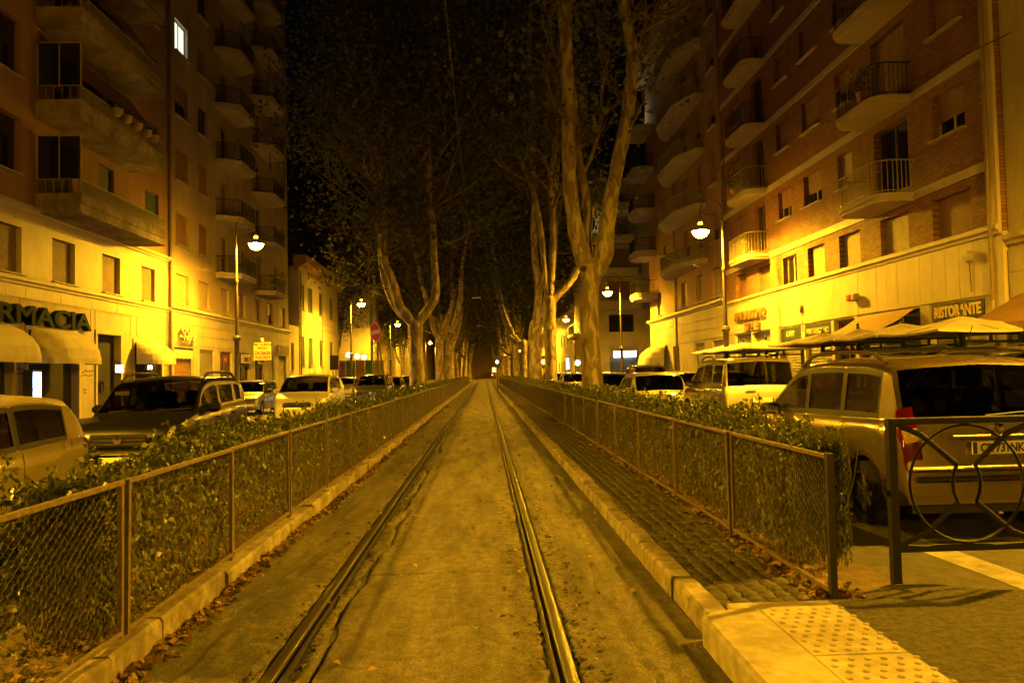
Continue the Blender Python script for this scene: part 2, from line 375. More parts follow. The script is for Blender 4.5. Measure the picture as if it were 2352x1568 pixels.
# kerbs, each stone a piece of its own
KL = link('kerb', None, kind='structure'); KR = link('kerb', None, kind='structure')
def kerb_stone(lx, hz, dep=.15):
    mb = MB(); n = 5
    # worn upper edges: small profile swept along the stone
    prof = [(-dep / 2, -.25), (-dep / 2, hz - .02), (-dep / 2 + .018, hz), (dep / 2 - .012, hz), (dep / 2, hz - .012), (dep / 2, -.25)]
    rows = []
    for i in range(n + 1):
        y = -lx / 2 + lx * i / n; e = .006 if i in (0, n) else 0
        rows.append([(px * (1 - e * 3) + rnd.uniform(-.004, .004), y, pz - e + rnd.uniform(-.004, .004)) for px, pz in prof])
    mb.grid(rows); mb.f.append(tuple(range(len(prof)))); mb.f.append(tuple(range(n * len(prof), (n + 1) * len(prof)))[::-1])
    return mb.mesh('kerb_stone', M_curb)
stones = [(l, kerb_stone(l, .13)) for l in (.62, .8, .95, 1.1, .74)]
def run_kerb(root, x, y0, y1, flip):
    y = y0; i = 0
    while y < y1:
        l, me = rnd.choice(stones)
        o = link('kerb_stone', me, root, (x + rnd.uniform(-.012, .012), y + l / 2, rnd.uniform(-.02, .012)))
        o.rotation_euler = (rnd.uniform(-.006, .006), 0, (math.pi if flip else 0) + rnd.uniform(-.006, .006)); y += l + rnd.uniform(.008, .022); i += 1
run_kerb(KL, -1.95, 1.2, 112, True); run_kerb(KR, 1.28, 4.52, 112, False)
kb = [(l, kerb_stone(l, .145, .16)) for l in (1.0, 1.2)]
for x, fl in ((-11.475, True), (8.78, False)):
    K = link('kerb', None, kind='structure'); y = 4
    while y < 110:
        l, me = rnd.choice(kb); o = link('kerb_stone', me, K, (x, y + l / 2, 0)); o.rotation_euler.z = math.pi if fl else 0; y += l + .012
# walkway of basalt setts beside the right kerb
WK = struct(MB().box(1.35, 2.03, 4.55, 60, -.2, .095), 'walkway', M_soil)
sett = []
for k in range(6):
    mb = MB(); a = .048; q = [(-a, -a * 1.02), (a * 1.03, -a), (a, a), (-a * 1.02, a * .98)]
    q = [(x * rnd.uniform(.9, 1.06), y * rnd.uniform(.9, 1.06)) for x, y in q]
    vs = [(x, y, -.05) for x, y in q] + [(x * .98, y * .98, .012) for x, y in q] + [(x * .7, y * .7, .024 + rnd.uniform(-.003, .003)) for x, y in q]
    mb.add(vs, [(i + 4 * j, (i + 1) % 4 + 4 * j, (i + 1) % 4 + 4 * j + 4, i + 4 * j + 4) for j in (0, 1) for i in range(4)] + [(8, 9, 10, 11)])
    sett.append(mb)
sett_me = [s.mesh('sett', M_cob, 'all') for s in sett]
cnt = 0; rest = MB(); y = 4.62; row = 0
while y < 34:
    for i in range(7):
        x = 1.40 + i * .0985 + rnd.uniform(-.008, .008); yy = y + .05 * math.sin(i * 1.0 + row * .12) + rnd.uniform(-.008, .008)
        z = .10 + rnd.uniform(-.006, .006); k = rnd.randrange(6)
        if x > 2.0: continue
        if cnt < 300:
            o = link('sett', sett_me[k], WK, (x, yy, z)); o.rotation_euler = (rnd.uniform(-.06, .06), rnd.uniform(-.06, .06), rnd.uniform(-.15, .15)); cnt += 1
        else: rest.add([(a + x, b + yy, c + z) for a, b, c in sett[k].v], sett[k].f)
    y += .101; row += 1
rest.build('setts', M_cob, WK, 'all', kind='stuff')

# crossing island at the end of the walkway: thick kerb block, tactile slabs, asphalt
M_slab = stain_mat('crossing_stone', (0.40, 0.36, 0.28), (0.17, 0.135, 0.09), 0.8, 2.2, 1.0, 0.75)
XK = 1.16
arc = [(1.5, 1.3), (XK, 1.3), (XK, 4.32)] + [(XK + .14 - .14 * math.cos(t), 4.34 + .14 * math.sin(t)) for t in [k * math.pi / 12 for k in range(0, 7)]] + [(1.5, 4.49)]
mb = MB(); mb.prism([(x * 1.0, y) for x, y in arc][::-1], -.2, .135)
inner = [(x + (.022 if x < 1.4 else 0), y - (.022 if y > 4 else 0)) for x, y in arc]
o0 = len(mb.v); n = len(arc)
mb.add([(x, y, .135) for x, y in arc] + [(x, y, .155) for x, y in inner], [(i, i + n, (i + 1) % n + n, (i + 1) % n) for i in range(n)] + [tuple(range(n, 2 * n))[::-1]])
struct(mb, 'kerb_block', M_slab)
cp = struct(MB().box(1.37, 1.96, 4.495, 4.60, -.1, .148), 'kerb_edge_slab', M_slab)
TP = link('tactile_paving', None, kind='structure')
bump = MB(); bump.lathe([(.017, 0), (.015, .004), (.009, .0075), (0, .0085)], n=10); bump_me = bump.mesh('bump', M_slab, True)
for j, (y0, y1) in enumerate(((3.72, 4.485), (2.95, 3.712), (2.18, 2.942), (1.41, 2.172))):
    sl = MB().cbox((1.735, (y0 + y1) / 2, .055), (.462, y1 - y0, .2), .006).build('slab', M_slab, TP)
    for r in range(10):
        for c in range(6):
            if j > 1: continue
            link('bump', bump_me, sl, (1.545 + c * .076 + (.038 if r % 2 else 0) * .9, y0 + .05 + r * .072, .155))
ed = [(1.97, 1.2), (9, 1.2), (9, 4.7)] + [(9 - k * .25, 4.86 + .10 * math.sin(k * 1.3) + .07 * rnd.uniform(-1, 1)) for k in range(1, 28)] + [(2.0, 4.72), (1.97, 4.7)]
struct(MB().prism(ed, -.2, .128), 'crossing_pavement', M_pave)
struct(MB().add([(3.52, 5.15, .004), (3.78, 5.15, .004), (3.72, 7.2, .004), (3.55, 8.2, .004), (3.38, 8.2, .004)], [(0, 1, 2, 3, 4)]), 'painted_line', M_paint)
struct(MB().add([(3.9, 5.10, .004), (8.5, 5.35, .004), (8.5, 5.65, .004), (3.9, 5.42, .004)], [(0, 1, 2, 3)]), 'painted_line', M_paint)
mb = MB()
for a in range(10):
    y = 1.5 + a * 5.6; mb.add([(-3.28, y, .004), (-3.14, y, .004), (-3.14, y + 5.3, .004), (-3.28, y + 5.3, .004)], [(0, 1, 2, 3)])
struct(mb, 'painted_line', M_paint)
# iron drain channel marks on the carriageway
# ------------------------------------------------------------------ low mesh fences
def fence_proto(pitch):
    w = pitch - .03; h0, h1 = .12, .86
    up = MB().cbox((0, 0, .33), (.026, .030, 1.26), .004).mesh('upright', M_iron)
    top = MB().cbox((0, 0, 0), (.034, w, .026), .004)
    bot = MB().cbox((0, 0, 0), (.026, w - .06, .026), .004)
    tme, bme = top.mesh('top_rail', M_iron), bot.mesh('bottom_rail', M_iron)
    # woven hexagonal wire: neighbouring wires zig-zag towards and away from each other
    p = .037; nz = 60; z = np.linspace(.13, .93, nz); n = int((w - .07) / p)
    ph = np.abs(((z / .052) % 1.0) * 4 - 2) - 1; ph = np.clip(ph * 1.9, -1, 1)
    V = []; F = []; tri = [(0.0014, 0), (-.0008, .0014), (-.0008, -.0014)]
    for i in range(n + 1):
        y0 = -(w - .07) / 2 + (i + .5) * (w - .07) / (n + 1)
        yy = y0 + (1 if i % 2 else -1) * p * .44 * ph + nrng.normal(0, .0012, nz); xx = .004 * (1 if i % 2 else -1) * np.cos(z / .052 * 2 * np.pi) + .008 * np.sin(z * 5 + i * .06)
        b = i * nz * 3
        for a, c in tri: pass
        P = np.stack([np.stack([xx + a, yy + c, z], -1) for a, c in tri], 1)
        V.append(P.reshape(-1, 3))
        k = np.arange(nz - 1)[:, None] * 3 + np.arange(3)[None]; k2 = np.arange(nz - 1)[:, None] * 3 + (np.arange(3)[None] + 1) % 3
        F.append(np.stack([k, k2, k2 + 3, k + 3], -1).reshape(-1, 4) + b)
    wire = np_mesh('wire_mesh', np.concatenate(V), np.concatenate(F), M_wire)
    return up, tme, bme, wire, w
def fence(x, y0, pitch, n, label, group, first=None, zt=.955):
    up, tme, bme, wire, w = fence_proto(pitch)
    up_end = MB().cbox((0, 0, .33), (.040, .040, 1.30), .004).mesh('upright', mat('dark_end_post', (0.02, 0.017, 0.014), 0.6, 0.3, 20))
    for i in range(n):
        yc = y0 + pitch * (i + .5)
        t = thing('fence_panel', first if (i == 0 and first) else label, 'fence', (x + rnd.uniform(-.008, .008), yc, 0), rnd.uniform(-.006, .006), None if (i == 0 and first) else group)
        t.rotation_euler.x = rnd.uniform(-.004, .004); t.rotation_euler.y = rnd.uniform(-.012, .012)
        for s in (-1, 1): link('upright', up_end if (first and i == 0 and s < 0) else up, t, (0, s * (w / 2 - .018), 0))
        link('top_rail', tme, t, (0, 0, zt)); link('bottom_rail', bme, t, (.002, 0, .16)); link('wire_mesh', wire, t)
fence(-1.96, 4.41 - 1.83 * 2, 1.83, 58, 'low rusty iron panel with honeycomb wire, on the kerb left of the rails', 'fence panels left of the tram rails')
fence(2.05, 4.68, 1.96, 54, 'low rusty iron panel with honeycomb wire, along the cobbled walkway', 'fence panels along the cobbled walkway', 'end panel of the walkway fence, its dark end post beside the white kerb block')

# ------------------------------------------------------------------ hedges
def leaf_cloud(P, Nn, size, jit=.6, fold=.25, wid=.42, seed=1):
    """rhombic folded leaves at points P with preferred normals Nn"""
    r = np.random.default_rng(seed); n = len(P)
    N = Nn + r.normal(0, jit, (n, 3)); N /= np.linalg.norm(N, axis=1, keepdims=True)
    T = np.cross(N, r.normal(0, 1, (n, 3))); T /= np.linalg.norm(T, axis=1, keepdims=True); B = np.cross(N, T)
    s = (size * r.uniform(.6, 1.25, n))[:, None]
    V = np.stack([P - T * s * .5, P - B * s * wid * .5 + N * s * fold * .3 - T * s * .05, P + T * s * .5, P + B * s * wid * .5 + N * s * fold * .3 - T * s * .05], 1).reshape(-1, 3)
    F = np.arange(n * 4).reshape(-1, 4); tone = np.repeat(r.uniform(0, 1, n) ** 1.6, 4)
    return V, F, tone
def hedge_mesh(seed, L=2.0, n=5200):
    r = np.random.default_rng(seed)
    # noisy box profile: half-width and top vary along the run
    y = r.uniform(-L / 2 - .05, L / 2 + .05, n); a = r.uniform(0, 1, n)
    top = .98 + .14 * (fbm(y * 2.5 + seed, y * 0, 3, seed) - .45) ; hw = .43 + .12 * (fbm(y * 2 + 9, y * 0 + 5, 3, seed + 3) - .5)
    side = r.uniform(0, 1, n); x = np.zeros(n); z = np.zeros(n); N = np.zeros((n, 3))
    k = side < .33; x[k] = -hw[k]; z[k] = .12 + (top[k] - .12) * a[k] ** .8; N[k] = (-1, 0, .45)
    k = (side >= .33) & (side < .62); x[k] = hw[k]; z[k] = .12 + (top[k] - .12) * a[k] ** .8; N[k] = (1, 0, .45)
    k = side >= .62; x[k] = (a[k] * 2 - 1) * hw[k]; z[k] = top[k] - .06 * np.abs(a[k] * 2 - 1) ** 3; N[k] = (0, 0, 1)
    ins = np.abs(r.normal(0, .06, n)); P = np.stack([x, y, z], -1) - N * (ins[:, None] * np.array([1, 1, 1.2])) + r.normal(0, .018, (n, 3))
    # a few shoots that stick out above
    m = n // 12; ys = r.uniform(-L / 2, L / 2, 22); sh = r.integers(0, 22, m); t = r.uniform(0, 1, m)
    P2 = np.stack([r.uniform(-.4, .4, 22)[sh] + .03 * r.normal(0, 1, m), ys[sh] + .05 * r.normal(0, 1, m), .97 + t * r.uniform(.05, .2, 22)[sh]], -1)
    V, F, tone = leaf_cloud(np.concatenate([P, P2]), np.concatenate([N, np.tile([0, 0, .6], (m, 1))]), .068, .55, .3, .5, seed)
    return np_mesh('foliage', V, F, M_leaf, False, tone)
def stems_mesh(seed, L=2.0):
    r = random.Random(seed); mb = MB()
    for i in range(26):
        y = r.uniform(-L / 2, L / 2); x = r.uniform(-.25, .25); p = [(x, y, .0)]
        for k in range(1, 5): p.append((p[-1][0] + r.uniform(-.08, .08), p[-1][1] + r.uniform(-.08, .08), k * .21))
        mb.tube(p, [.011, .009, .008, .006, .003], 4, False)
    return mb.mesh('stems', M_twig)
H_me = [hedge_mesh(100 + k) for k in range(4)]; S_me = [stems_mesh(5 + k) for k in range(2)]
def hedge(x, y0, y1, label, sx, sz, thin=0):
    sg = 1 if x > 0 else -1; xi = x - sg * .43 * sx
    t = thing('hedge', label, 'hedge', (x, y0, .05)); y = y0 + 1; i = 0
    while y < y1:
        w = sx * min(1, .5 + (y - y0) / 6) if thin else sx
        o = link('foliage', H_me[rnd.randrange(4)], t, (xi + sg * .43 * w - x + rnd.uniform(-.03, .03), y - y0, rnd.uniform(-.03, .03)), kind='stuff'); o.rotation_euler.z = math.pi * rnd.randrange(2); o.scale = (w * rnd.uniform(.92, 1.08), 1, sz * rnd.uniform(.97, 1.04))
        if y < 40: link('stems', S_me[i % 2], t, (0, y - y0, 0))
        y += 1.95; i += 1
    for k in range(2):
        o = link('foliage', H_me[k], t, (xi + sg * .2 - x, .10 + .1 * k, 0), kind='stuff'); o.rotation_euler.z = math.pi / 2; o.scale = (.34, .19, sz * (.9 - .1 * k))
    return t
hedge(-2.32, 4.35, 110, 'clipped green hedge behind the wire fence left of the rails', .62, .96, 0)
hedge(2.40, 5.5, 110, 'clipped green hedge behind the wire fence along the cobbled walkway', .64, 1.0, 1)
# straggling low growth where the left hedge thins out
r = np.random.default_rng(5); n = 500
P = np.stack([r.uniform(-2.8, -2.1, n), r.uniform(2.6, 4.1, n), .1 + np.abs(r.normal(0, .14, n))], -1); P = P[P[:, 2] < .1 + .75 * np.clip((P[:, 1] - 2.9) / 1.2, .1, 1)]
V, F, tone = leaf_cloud(P, np.tile([0., 0, 1], (len(P), 1)), .06, .7, .3, .5, 4)
link('ground_cover', np_mesh('ground_cover', V, F, M_leaf, False, tone), kind='stuff', label='straggling low leaves where the left hedge thins out', category='plants')

# fallen plane leaves and grit
def litter(name, label, n, fx, fy, fz, size, seed):
    r = np.random.default_rng(seed); y = fy(r, n); x = fx(r, n, y); z = fz(r, n, x, y)
    V, F, tone = leaf_cloud(np.stack([x, y, z], -1), np.tile([0., 0, 1.2], (n, 1)), size, .55, .55, .75, seed + 1)
    link(name, np_mesh(name, V, F, M_dead, False, tone), kind='stuff', label=label, category='leaves')
litter('fallen_leaves', 'dry brown leaves piled along the gutter of the left kerb', 2600, lambda r, n, y: -1.86 + np.abs(r.normal(0, .055, n)) + .05 * (vnoise(y * 1.5, y * 0, 3)), lambda r, n: 2.5 + 40 * r.uniform(0, 1, n) ** 1.8, lambda r, n, x, y: .012 + np.abs(r.normal(0, .016, n)) * np.exp(-(x + 1.86) * 12), .062, 11)
litter('fallen_leaves', 'dry leaves strewn over the soil under the left fence', 2200, lambda r, n, y: r.uniform(-2.5, -2.03, n), lambda r, n: 2.5 + 40 * r.uniform(0, 1, n) ** 1.8, lambda r, n, x, y: .105 + np.abs(r.normal(0, .01, n)), .06, 13)
litter('fallen_leaves', 'dry leaves strewn under the fence along the cobbled walkway', 3600, lambda r, n, y: 2.08 + r.normal(0, .075, n), lambda r, n: 4.7 + 45 * r.uniform(0, 1, n) ** 1.8, lambda r, n, x, y: .115 + np.abs(r.normal(0, .014, n)), .068, 15)
litter('fallen_leaves', 'scattered dry leaves on the worn track bed', 420, lambda r, n, y: r.uniform(-1.8, 1.15, n), lambda r, n: 3 + 40 * r.uniform(0, 1, n) ** 1.6, lambda r, n, x, y: .016 + 0 * x, .05, 17)
# broken asphalt crumbs beside the rails
r = np.random.default_rng(23); mb = MB()
for i in range(1500):
    k = i % 3; y = 3 + 22 * r.uniform() ** 1.8
    x = (RX[1] + r.choice([-1, 1, 1, 1]) * r.uniform(.075, .26)) if k else RX[0] + r.choice([-1, 1]) * r.uniform(.075, .14)
    s = r.uniform(.004, .015) if r.uniform() < .85 else r.uniform(.015, .03); h = float(bed_h(np.array([x]), np.array([y]))[0])
    q = [(x + s * math.cos(a + r.uniform(-.4, .4)) * r.uniform(.7, 1.2), y + s * math.sin(a + r.uniform(-.4, .4)) * r.uniform(.7, 1.2)) for a in (0, 1.3, 2.5, 3.8, 5.0)]
    mb.add([(a, b, h - .01) for a, b in q] + [(x + (a - x) * .7, y + (b - y) * .7, h + s * r.uniform(.3, .7)) for a, b in q], [(j, (j + 1) % 5, (j + 1) % 5 + 5, j + 5) for j in range(5)] + [(5, 6, 7, 8, 9)])
mb.build('asphalt_crumbs', M_bed, kind='stuff', label='crumbs of broken asphalt beside the rails', category='rubble')

# ------------------------------------------------------------------ pedestrian barrier beside the walkway end
M_bar = mat('barrier_paint', (0.010, 0.009, 0.008), 0.7, 0.35, 25, 0.2, 60)
G = thing('pedestrian_barrier', 'black iron barrier with a ring and crossed bars, beside the end of the walkway', 'barrier', (2.575, 5.0, .1))
w, z0, z1 = 1.0, .235, 1.06
for x in (0, w): MB().cbox((x, 0, z1 / 2 - .02), (.052, .052, z1 + .04), .006).build('post', M_bar, G)
MB().cbox((w / 2, 0, z1 - .022), (w - .05, .045, .042), .005).build('top_bar', M_bar, G)
MB().cbox((w / 2, 0, z0), (w - .05, .04, .04), .005).build('bottom_bar', M_bar, G)
cx, cz, rr = w / 2 - .02, (z0 + z1 - .02) / 2, (z1 - z0) / 2 - .045
MB().tube([(cx + rr * math.cos(t), 0, cz + rr * math.sin(t)) for t in [k * 2 * math.pi / 48 for k in range(49)]], .0065, 8, False, 2.2).build('ring', M_bar, G, True)
for s in (-1, 1):
    MB().cbox((cx, 0, cz + s * (rr + .022)), (.05, .03, .036), .004).build('collar', M_bar, G)
    MB().tube([(cx + s * .06, 0, cz - .12), (cx + s * .083, 0, cz - .06), (cx + s * .09, 0, cz), (cx + s * .083, 0, cz + .06), (cx + s * .06, 0, cz + .12)], .009, 8, True, 2.0).build('waist_bar', M_bar, G, True)
    for q in (-1, 1):
        MB().tube([(cx + s * (w / 2 - .01) + .01, 0, cz + q * (rr + .03)), (cx + s * .28, 0, cz + q * .31), (cx + s * .06, 0, cz + q * .12)], .009, 8, True, 2.0).build('cross_bar', M_bar, G, True)
# ================================================================== street lamps
M_post = mat('lamp_post_paint', (0.06, 0.05, 0.04), 0.5, 0.3, 12, 0.1, 40)
M_bulb = emit('sodium_bulb', SODIUM, 19000.0)
M_spill = emit('added_spill_glow', SODIUM, 40.0)  # added glow above the hood, spills weak light onto upper walls
def bloom_mat():  # see-through emission imitating the bloom round the bulb
    m, t, b = _nodes('bloom_glow'); N = t.nodes; L = t.links
    tr = N.new('ShaderNodeBsdfTransparent'); em = N.new('ShaderNodeEmission'); em.inputs[0].default_value = (*SODIUM, 1); em.inputs[1].default_value = 280.0
    ad = N.new('ShaderNodeAddShader'); L.new(tr.outputs[0], ad.inputs[0]); L.new(em.outputs[0], ad.inputs[1]); L.new(ad.outputs[0], N['Material Output'].inputs[0]); N.remove(b); return m
M_bloom = bloom_mat()
M_hood = mat('lamp_hood', (0.3, 0.28, 0.24), 0.5, 0.2, 10)
def lamp_meshes(h):
    """h: height of the bulb above the pavement"""
    o = {}
    mb = MB(); mb.lathe([(.24, 0), (.24, .10), (.20, .14), (.17, .5), (.19, .56), (.15, .62), (.12, .9), (.115, h * .40), (.15, h * .402), (.19, h * .415), (.15, h * .43), (.085, h * .435)], n=14)
    o['base'] = mb.mesh('base', M_post, True)
    mb = MB(); mb.lathe([(.085, h * .434), (.07, h * .755), (.10, h * .757), (.105, h * .77), (.065, h * .78), (.05, h * .995), (.035, h * 1.0)], n=12)
    o['pole'] = mb.mesh('pole', M_post, True)
    rr = .47; zt = h + .75
    pts = [(0, 0, h * .99), (0, 0, zt)] + [(rr - rr * math.cos(t), 0, zt + rr * math.sin(t) * 1.15) for t in [k * math.pi / 10 for k in range(1, 10)]] + [(2 * rr, 0, zt), (2 * rr, 0, h + .42)]
    o['arm'] = MB().tube(pts, .022, 8).mesh('arm', M_post, True)
    sp = [(.68 + (.17 - .011 * k) * math.cos(k * .55) , 0, h + .70 + (.17 - .011 * k) * math.sin(k * .55)) for k in range(15)]
    mb = MB(); mb.tube(sp, .012, 6)
    mb.tube([(.0, 0, h + .30), (.18, 0, h + .52), (.40, 0, h + .62), (.58, 0, h + .58), (.85, 0, h + .70), (.94, 0, h + .78)], .011, 6)
    o['scroll'] = mb.mesh('scroll', M_post, True)
    c = (2 * rr, 0, h)
    o['hood'] = MB().lathe([(.02, .44), (.07, .42), (.085, .34), (.075, .30)], c, 16).lathe([(.095, .20), (.15, .17), (.30, .13), (.36, .04), (.375, -.085), (.362, -.085), (.345, .03), (.28, .115), (.18, .155), (0, .165)], c, 20).mesh('hood', M_hood, True)
    o['spill_collar'] = MB().lathe([(.07, .30), (.088, .25), (.088, .20)], c, 12).mesh('spill_collar', M_spill, True)  # added glowing collar, lifts the dark upper floors
    o['bloom_globe'] = MB().lathe([(.30, .04), (.335, -.03), (.33, -.14), (.27, -.26), (.16, -.34), (0, -.37)], c, 16, cap=False).mesh('bloom_globe', M_bloom, True)  # glowing shell shaped as the lamp's bloom, also brightens upper facades
    o['bulb'] = MB().lathe([(0, .11), (.10, .09), (.15, .02), (.145, -.03), (.09, -.08), (0, -.095)], c, 10).mesh('bulb', M_bulb, True)
    return o
def lamps(x, ys, h, rz, labels, group):
    ms = lamp_meshes(h)
    for y, lb in zip(ys, labels):
        t = thing('street_lamp', lb, 'street lamp', (x, y, .13), rz, group)
        for k, me in ms.items(): link(k, me, t)
lamps(-11.75, (-26, 6, 38.4, 71.2, 100.9, 131, 162, 193), 7.87, 0,
      ['lit sodium street lamp on the left pavement across from the tram fence'] * 2 + ['tall lit street lamp with curled arm standing before the left apartment houses', 'lit street lamp in front of the small two storey palazzo', 'lit street lamp behind the forked tree and the no entry sign'] + ['far lit sodium street lamp beyond the crossing, left pavement'] * 3, 'sodium street lamps of the left pavement')
lamps(10.15, (-18, 8.0, 33.0, 58.3, 88.0, 117, 147, 177, 207), 7.22, math.pi,
      ['lit sodium street lamp on the right pavement across from the walkway'] * 2 + ['tall lit street lamp rising behind the umbrellas of the restaurant', 'lit street lamp beside the thick pale tree trunk, near the blue lit garage', 'lit street lamp just before the far yellow facade'] + ['far lit sodium street lamp beyond the crossing, right pavement'] * 4, 'sodium street lamps of the right pavement')

# ================================================================== buildings
M_trav = stain_mat('travertine', (0.50, 0.44, 0.33), (0.30, 0.25, 0.17), 0.75, 0.7, 0.4, 0.6)
M_trav2 = stain_mat('travertine_cladding', (0.56, 0.49, 0.36), (0.38, 0.31, 0.2), 0.6, 0.8, 0.3, 0.55)
M_ochre = stain_mat('ochre_plaster', (0.37, 0.225, 0.12), (0.22, 0.13, 0.07), 0.9, 0.35, 0.3, 0.6)
M_cream = stain_mat('cream_plaster', (0.46, 0.36, 0.23), (0.28, 0.2, 0.12), 0.9, 0.3, 0.3, 0.6)
M_pale = stain_mat('pale_plaster', (0.60, 0.54, 0.40), (0.42, 0.36, 0.24), 0.9, 0.3, 0.4, 0.4)
M_conc = stain_mat('balcony_concrete', (0.40, 0.34, 0.25), (0.15, 0.11, 0.07), 0.9, 0.9, 0.6, 0.9)
M_slabw = stain_mat('balcony_plaster', (0.50, 0.43, 0.32), (0.33, 0.27, 0.18), 0.9, 0.6, 0.6, 0.5)
M_dark = mat('dark_interior', (0.012, 0.011, 0.01), 0.9, 0.2, 2)
M_wood = mat('shutter_wood', (0.24, 0.13, 0.06), 0.6, 0.25, 5, stretch=(1, 1, .3))
M_wood2 = mat('shutter_pale', (0.40, 0.31, 0.19), 0.6, 0.2, 4)
M_wood4 = mat('shutter_brown', (0.20, 0.14, 0.075), 0.65, 0.2, 4)
M_wood3 = mat('shutter_green', (0.06, 0.09, 0.05), 0.6, 0.2, 4)
M_fr = mat('window_frame_paint', (0.42, 0.36, 0.26), 0.5, 0.15, 8)
M_frd = mat('window_frame_dark', (0.10, 0.06, 0.03), 0.5, 0.2, 8)
M_pane = mat('window_glass', (0.015, 0.015, 0.014), 0.08, 0.1, 1, spec=0.7)
M_lit = emit('lit_room', (0.9, 0.95, 0.72), 1.3)
M_shut = mat('roller_steel', (0.30, 0.27, 0.21), 0.45, 0.25, 3, metal=0.3)
M_shutd = mat('roller_steel_dark', (0.10, 0.11, 0.12), 0.4, 0.25, 3, metal=0.5)
M_door = mat('door_wood', (0.13, 0.06, 0.03), 0.4, 0.3, 6, stretch=(1, 1, .2))
M_black = mat('black_metal', (0.025, 0.022, 0.02), 0.5, 0.3, 20)
M_railg = mat('railing_paint', (0.28, 0.24, 0.17), 0.55, 0.3, 15)
M_green = mat('sign_green', (0.012, 0.035, 0.02), 0.45, 0.2, 8)
M_gold = mat('gilt_letters', (0.62, 0.48, 0.2), 0.4, 0.15, 10)
M_canvas = mat('awning_canvas', (0.52, 0.46, 0.34), 0.9, 0.12, 3, 0.15, 120)
M_canvd = mat('awning_brown', (0.20, 0.11, 0.05), 0.9, 0.15, 3, 0.15, 120)
M_canvo = mat('awning_tan', (0.42, 0.28, 0.12), 0.9, 0.12, 3, 0.15, 120)
M_slate = mat('roof_tiles', (0.2, 0.12, 0.08), 0.9, 0.3, 6)
M_pipe = mat('drain_pipe', (0.22, 0.16, 0.10), 0.6, 0.2, 8)

def building(name, label, x, y, rz, L, H, depth=11, block=None):
    t = thing(name, label, 'building', (x, y, 0), rz)
    (MB().box(0.02, L - .02, .24, depth, -.1, H)).build('block', block or M_dark, t)
    return t
def wall(t, u0, u1, z0, z1, holes, m, y=0.0, depth=.25, name='wall'):
    us = sorted({u0, u1, *[h[k] for h in holes for k in (0, 1) if u0 < h[k] < u1]}); zs = sorted({z0, z1, *[h[k] for h in holes for k in (2, 3) if z0 < h[k] < z1]})
    mb = MB()
    for a, b in zip(us, us[1:]):
        c0 = None
        for c, d in zip(zs, zs[1:]):
            mu, mz = (a + b) / 2, (c + d) / 2
            if any(h[0] < mu < h[1] and h[2] < mz < h[3] for h in holes): continue
            mb.add([(a, y, c), (b, y, c), (b, y, d), (a, y, d)], [(0, 1, 2, 3)])
    for h in holes:
        a, b, c, d = max(h[0], u0), min(h[1], u1), max(h[2], z0), min(h[3], z1)
        if a >= b or c >= d: continue
        e = y + depth
        mb.add([(a, y, c), (a, e, c), (a, e, d), (a, y, d)], [(0, 1, 2, 3)]); mb.add([(b, y, c), (b, y, d), (b, e, d), (b, e, c)], [(0, 1, 2, 3)])
        mb.add([(a, y, d), (a, e, d), (b, e, d), (b, y, d)], [(0, 1, 2, 3)]); mb.add([(a, y, c), (b, y, c), (b, e, c), (a, e, c)], [(0, 1, 2, 3)])
    # end returns
    mb.add([(u0, y, z0), (u0, y, z1), (u0, y + 1.2, z1), (u0, y + 1.2, z0)], [(0, 1, 2, 3)]); mb.add([(u1, y, z0), (u1, y + 1.2, z0), (u1, y + 1.2, z1), (u1, y, z1)], [(0, 1, 2, 3)])
    return mb.build(name, m, t)
WC = {}
def slats(w, h, pitch, d):
    mb = MB(); n = max(2, int(h / pitch)); p = h / n; rows = []
    for i in range(n):
        z = i * p; rows += [[(-w / 2, 0, z), (w / 2, 0, z)], [(-w / 2, -d, z + p * .3), (w / 2, -d, z + p * .3)], [(-w / 2, -d, z + p * .75), (w / 2, -d, z + p * .75)], [(-w / 2, 0, z + p * .96), (w / 2, 0, z + p * .96)]]
    rows.append([(-w / 2, 0, h), (w / 2, 0, h)]); mb.grid(rows); return mb
def window(t, u0, u1, z0, z1, kind='shutter', m=None, fm=None, y=.13, sill=True, frac=1.0):
    m = m or M_wood; fm = fm or M_fr
    w, h = round(u1 - u0, 2), round(z1 - z0, 2); key = (w, h, kind, m.name, fm.name, frac)
    if key not in WC:
        e = {}
        mb = MB(); f = .06
        mb.box(-w / 2, -w / 2 + f, 0, .06, 0, h); mb.box(w / 2 - f, w / 2, 0, .06, 0, h); mb.box(-w / 2 + f, w / 2 - f, 0, .06, h - f, h); mb.box(-w / 2 + f, w / 2 - f, 0, .06, 0, f)
        if kind != 'shutter': mb.box(-.035, .035, -.002, .058, f, h - f)
        e['window'] = mb.mesh('window', fm)
        if kind == 'shutter': e['shutter'] = slats(w - .06, h - .02, .055, .012).mesh('shutter', m)
        elif kind == 'half':
            s = slats(w - .06, h * frac, .055, .012); s.v = [(a, b, c + h * (1 - frac)) for a, b, c in s.v]; e['shutter'] = s.mesh('shutter', m)
        if kind != 'shutter': e['pane'] = MB().box(-w / 2 + .05, w / 2 - .05, .03, .04, .05, h - .05).mesh('pane', M_lit if kind == 'lit' else M_pane)
        if sill: e['sill'] = MB().cbox((0, -.06 - y / 2, -.04), (w + .16, .16 + y, .06), .01).mesh('sill', M_trav)
        WC[key] = e
    e = WC[key]; o = link('window', e['window'], t, ((u0 + u1) / 2, y, z0))
    for k in ('shutter', 'pane', 'sill'):
        if k in e and (k != 'sill' or sill): link(k, e[k], o, (0, -.02 if k == 'shutter' else 0, 0))
    return o
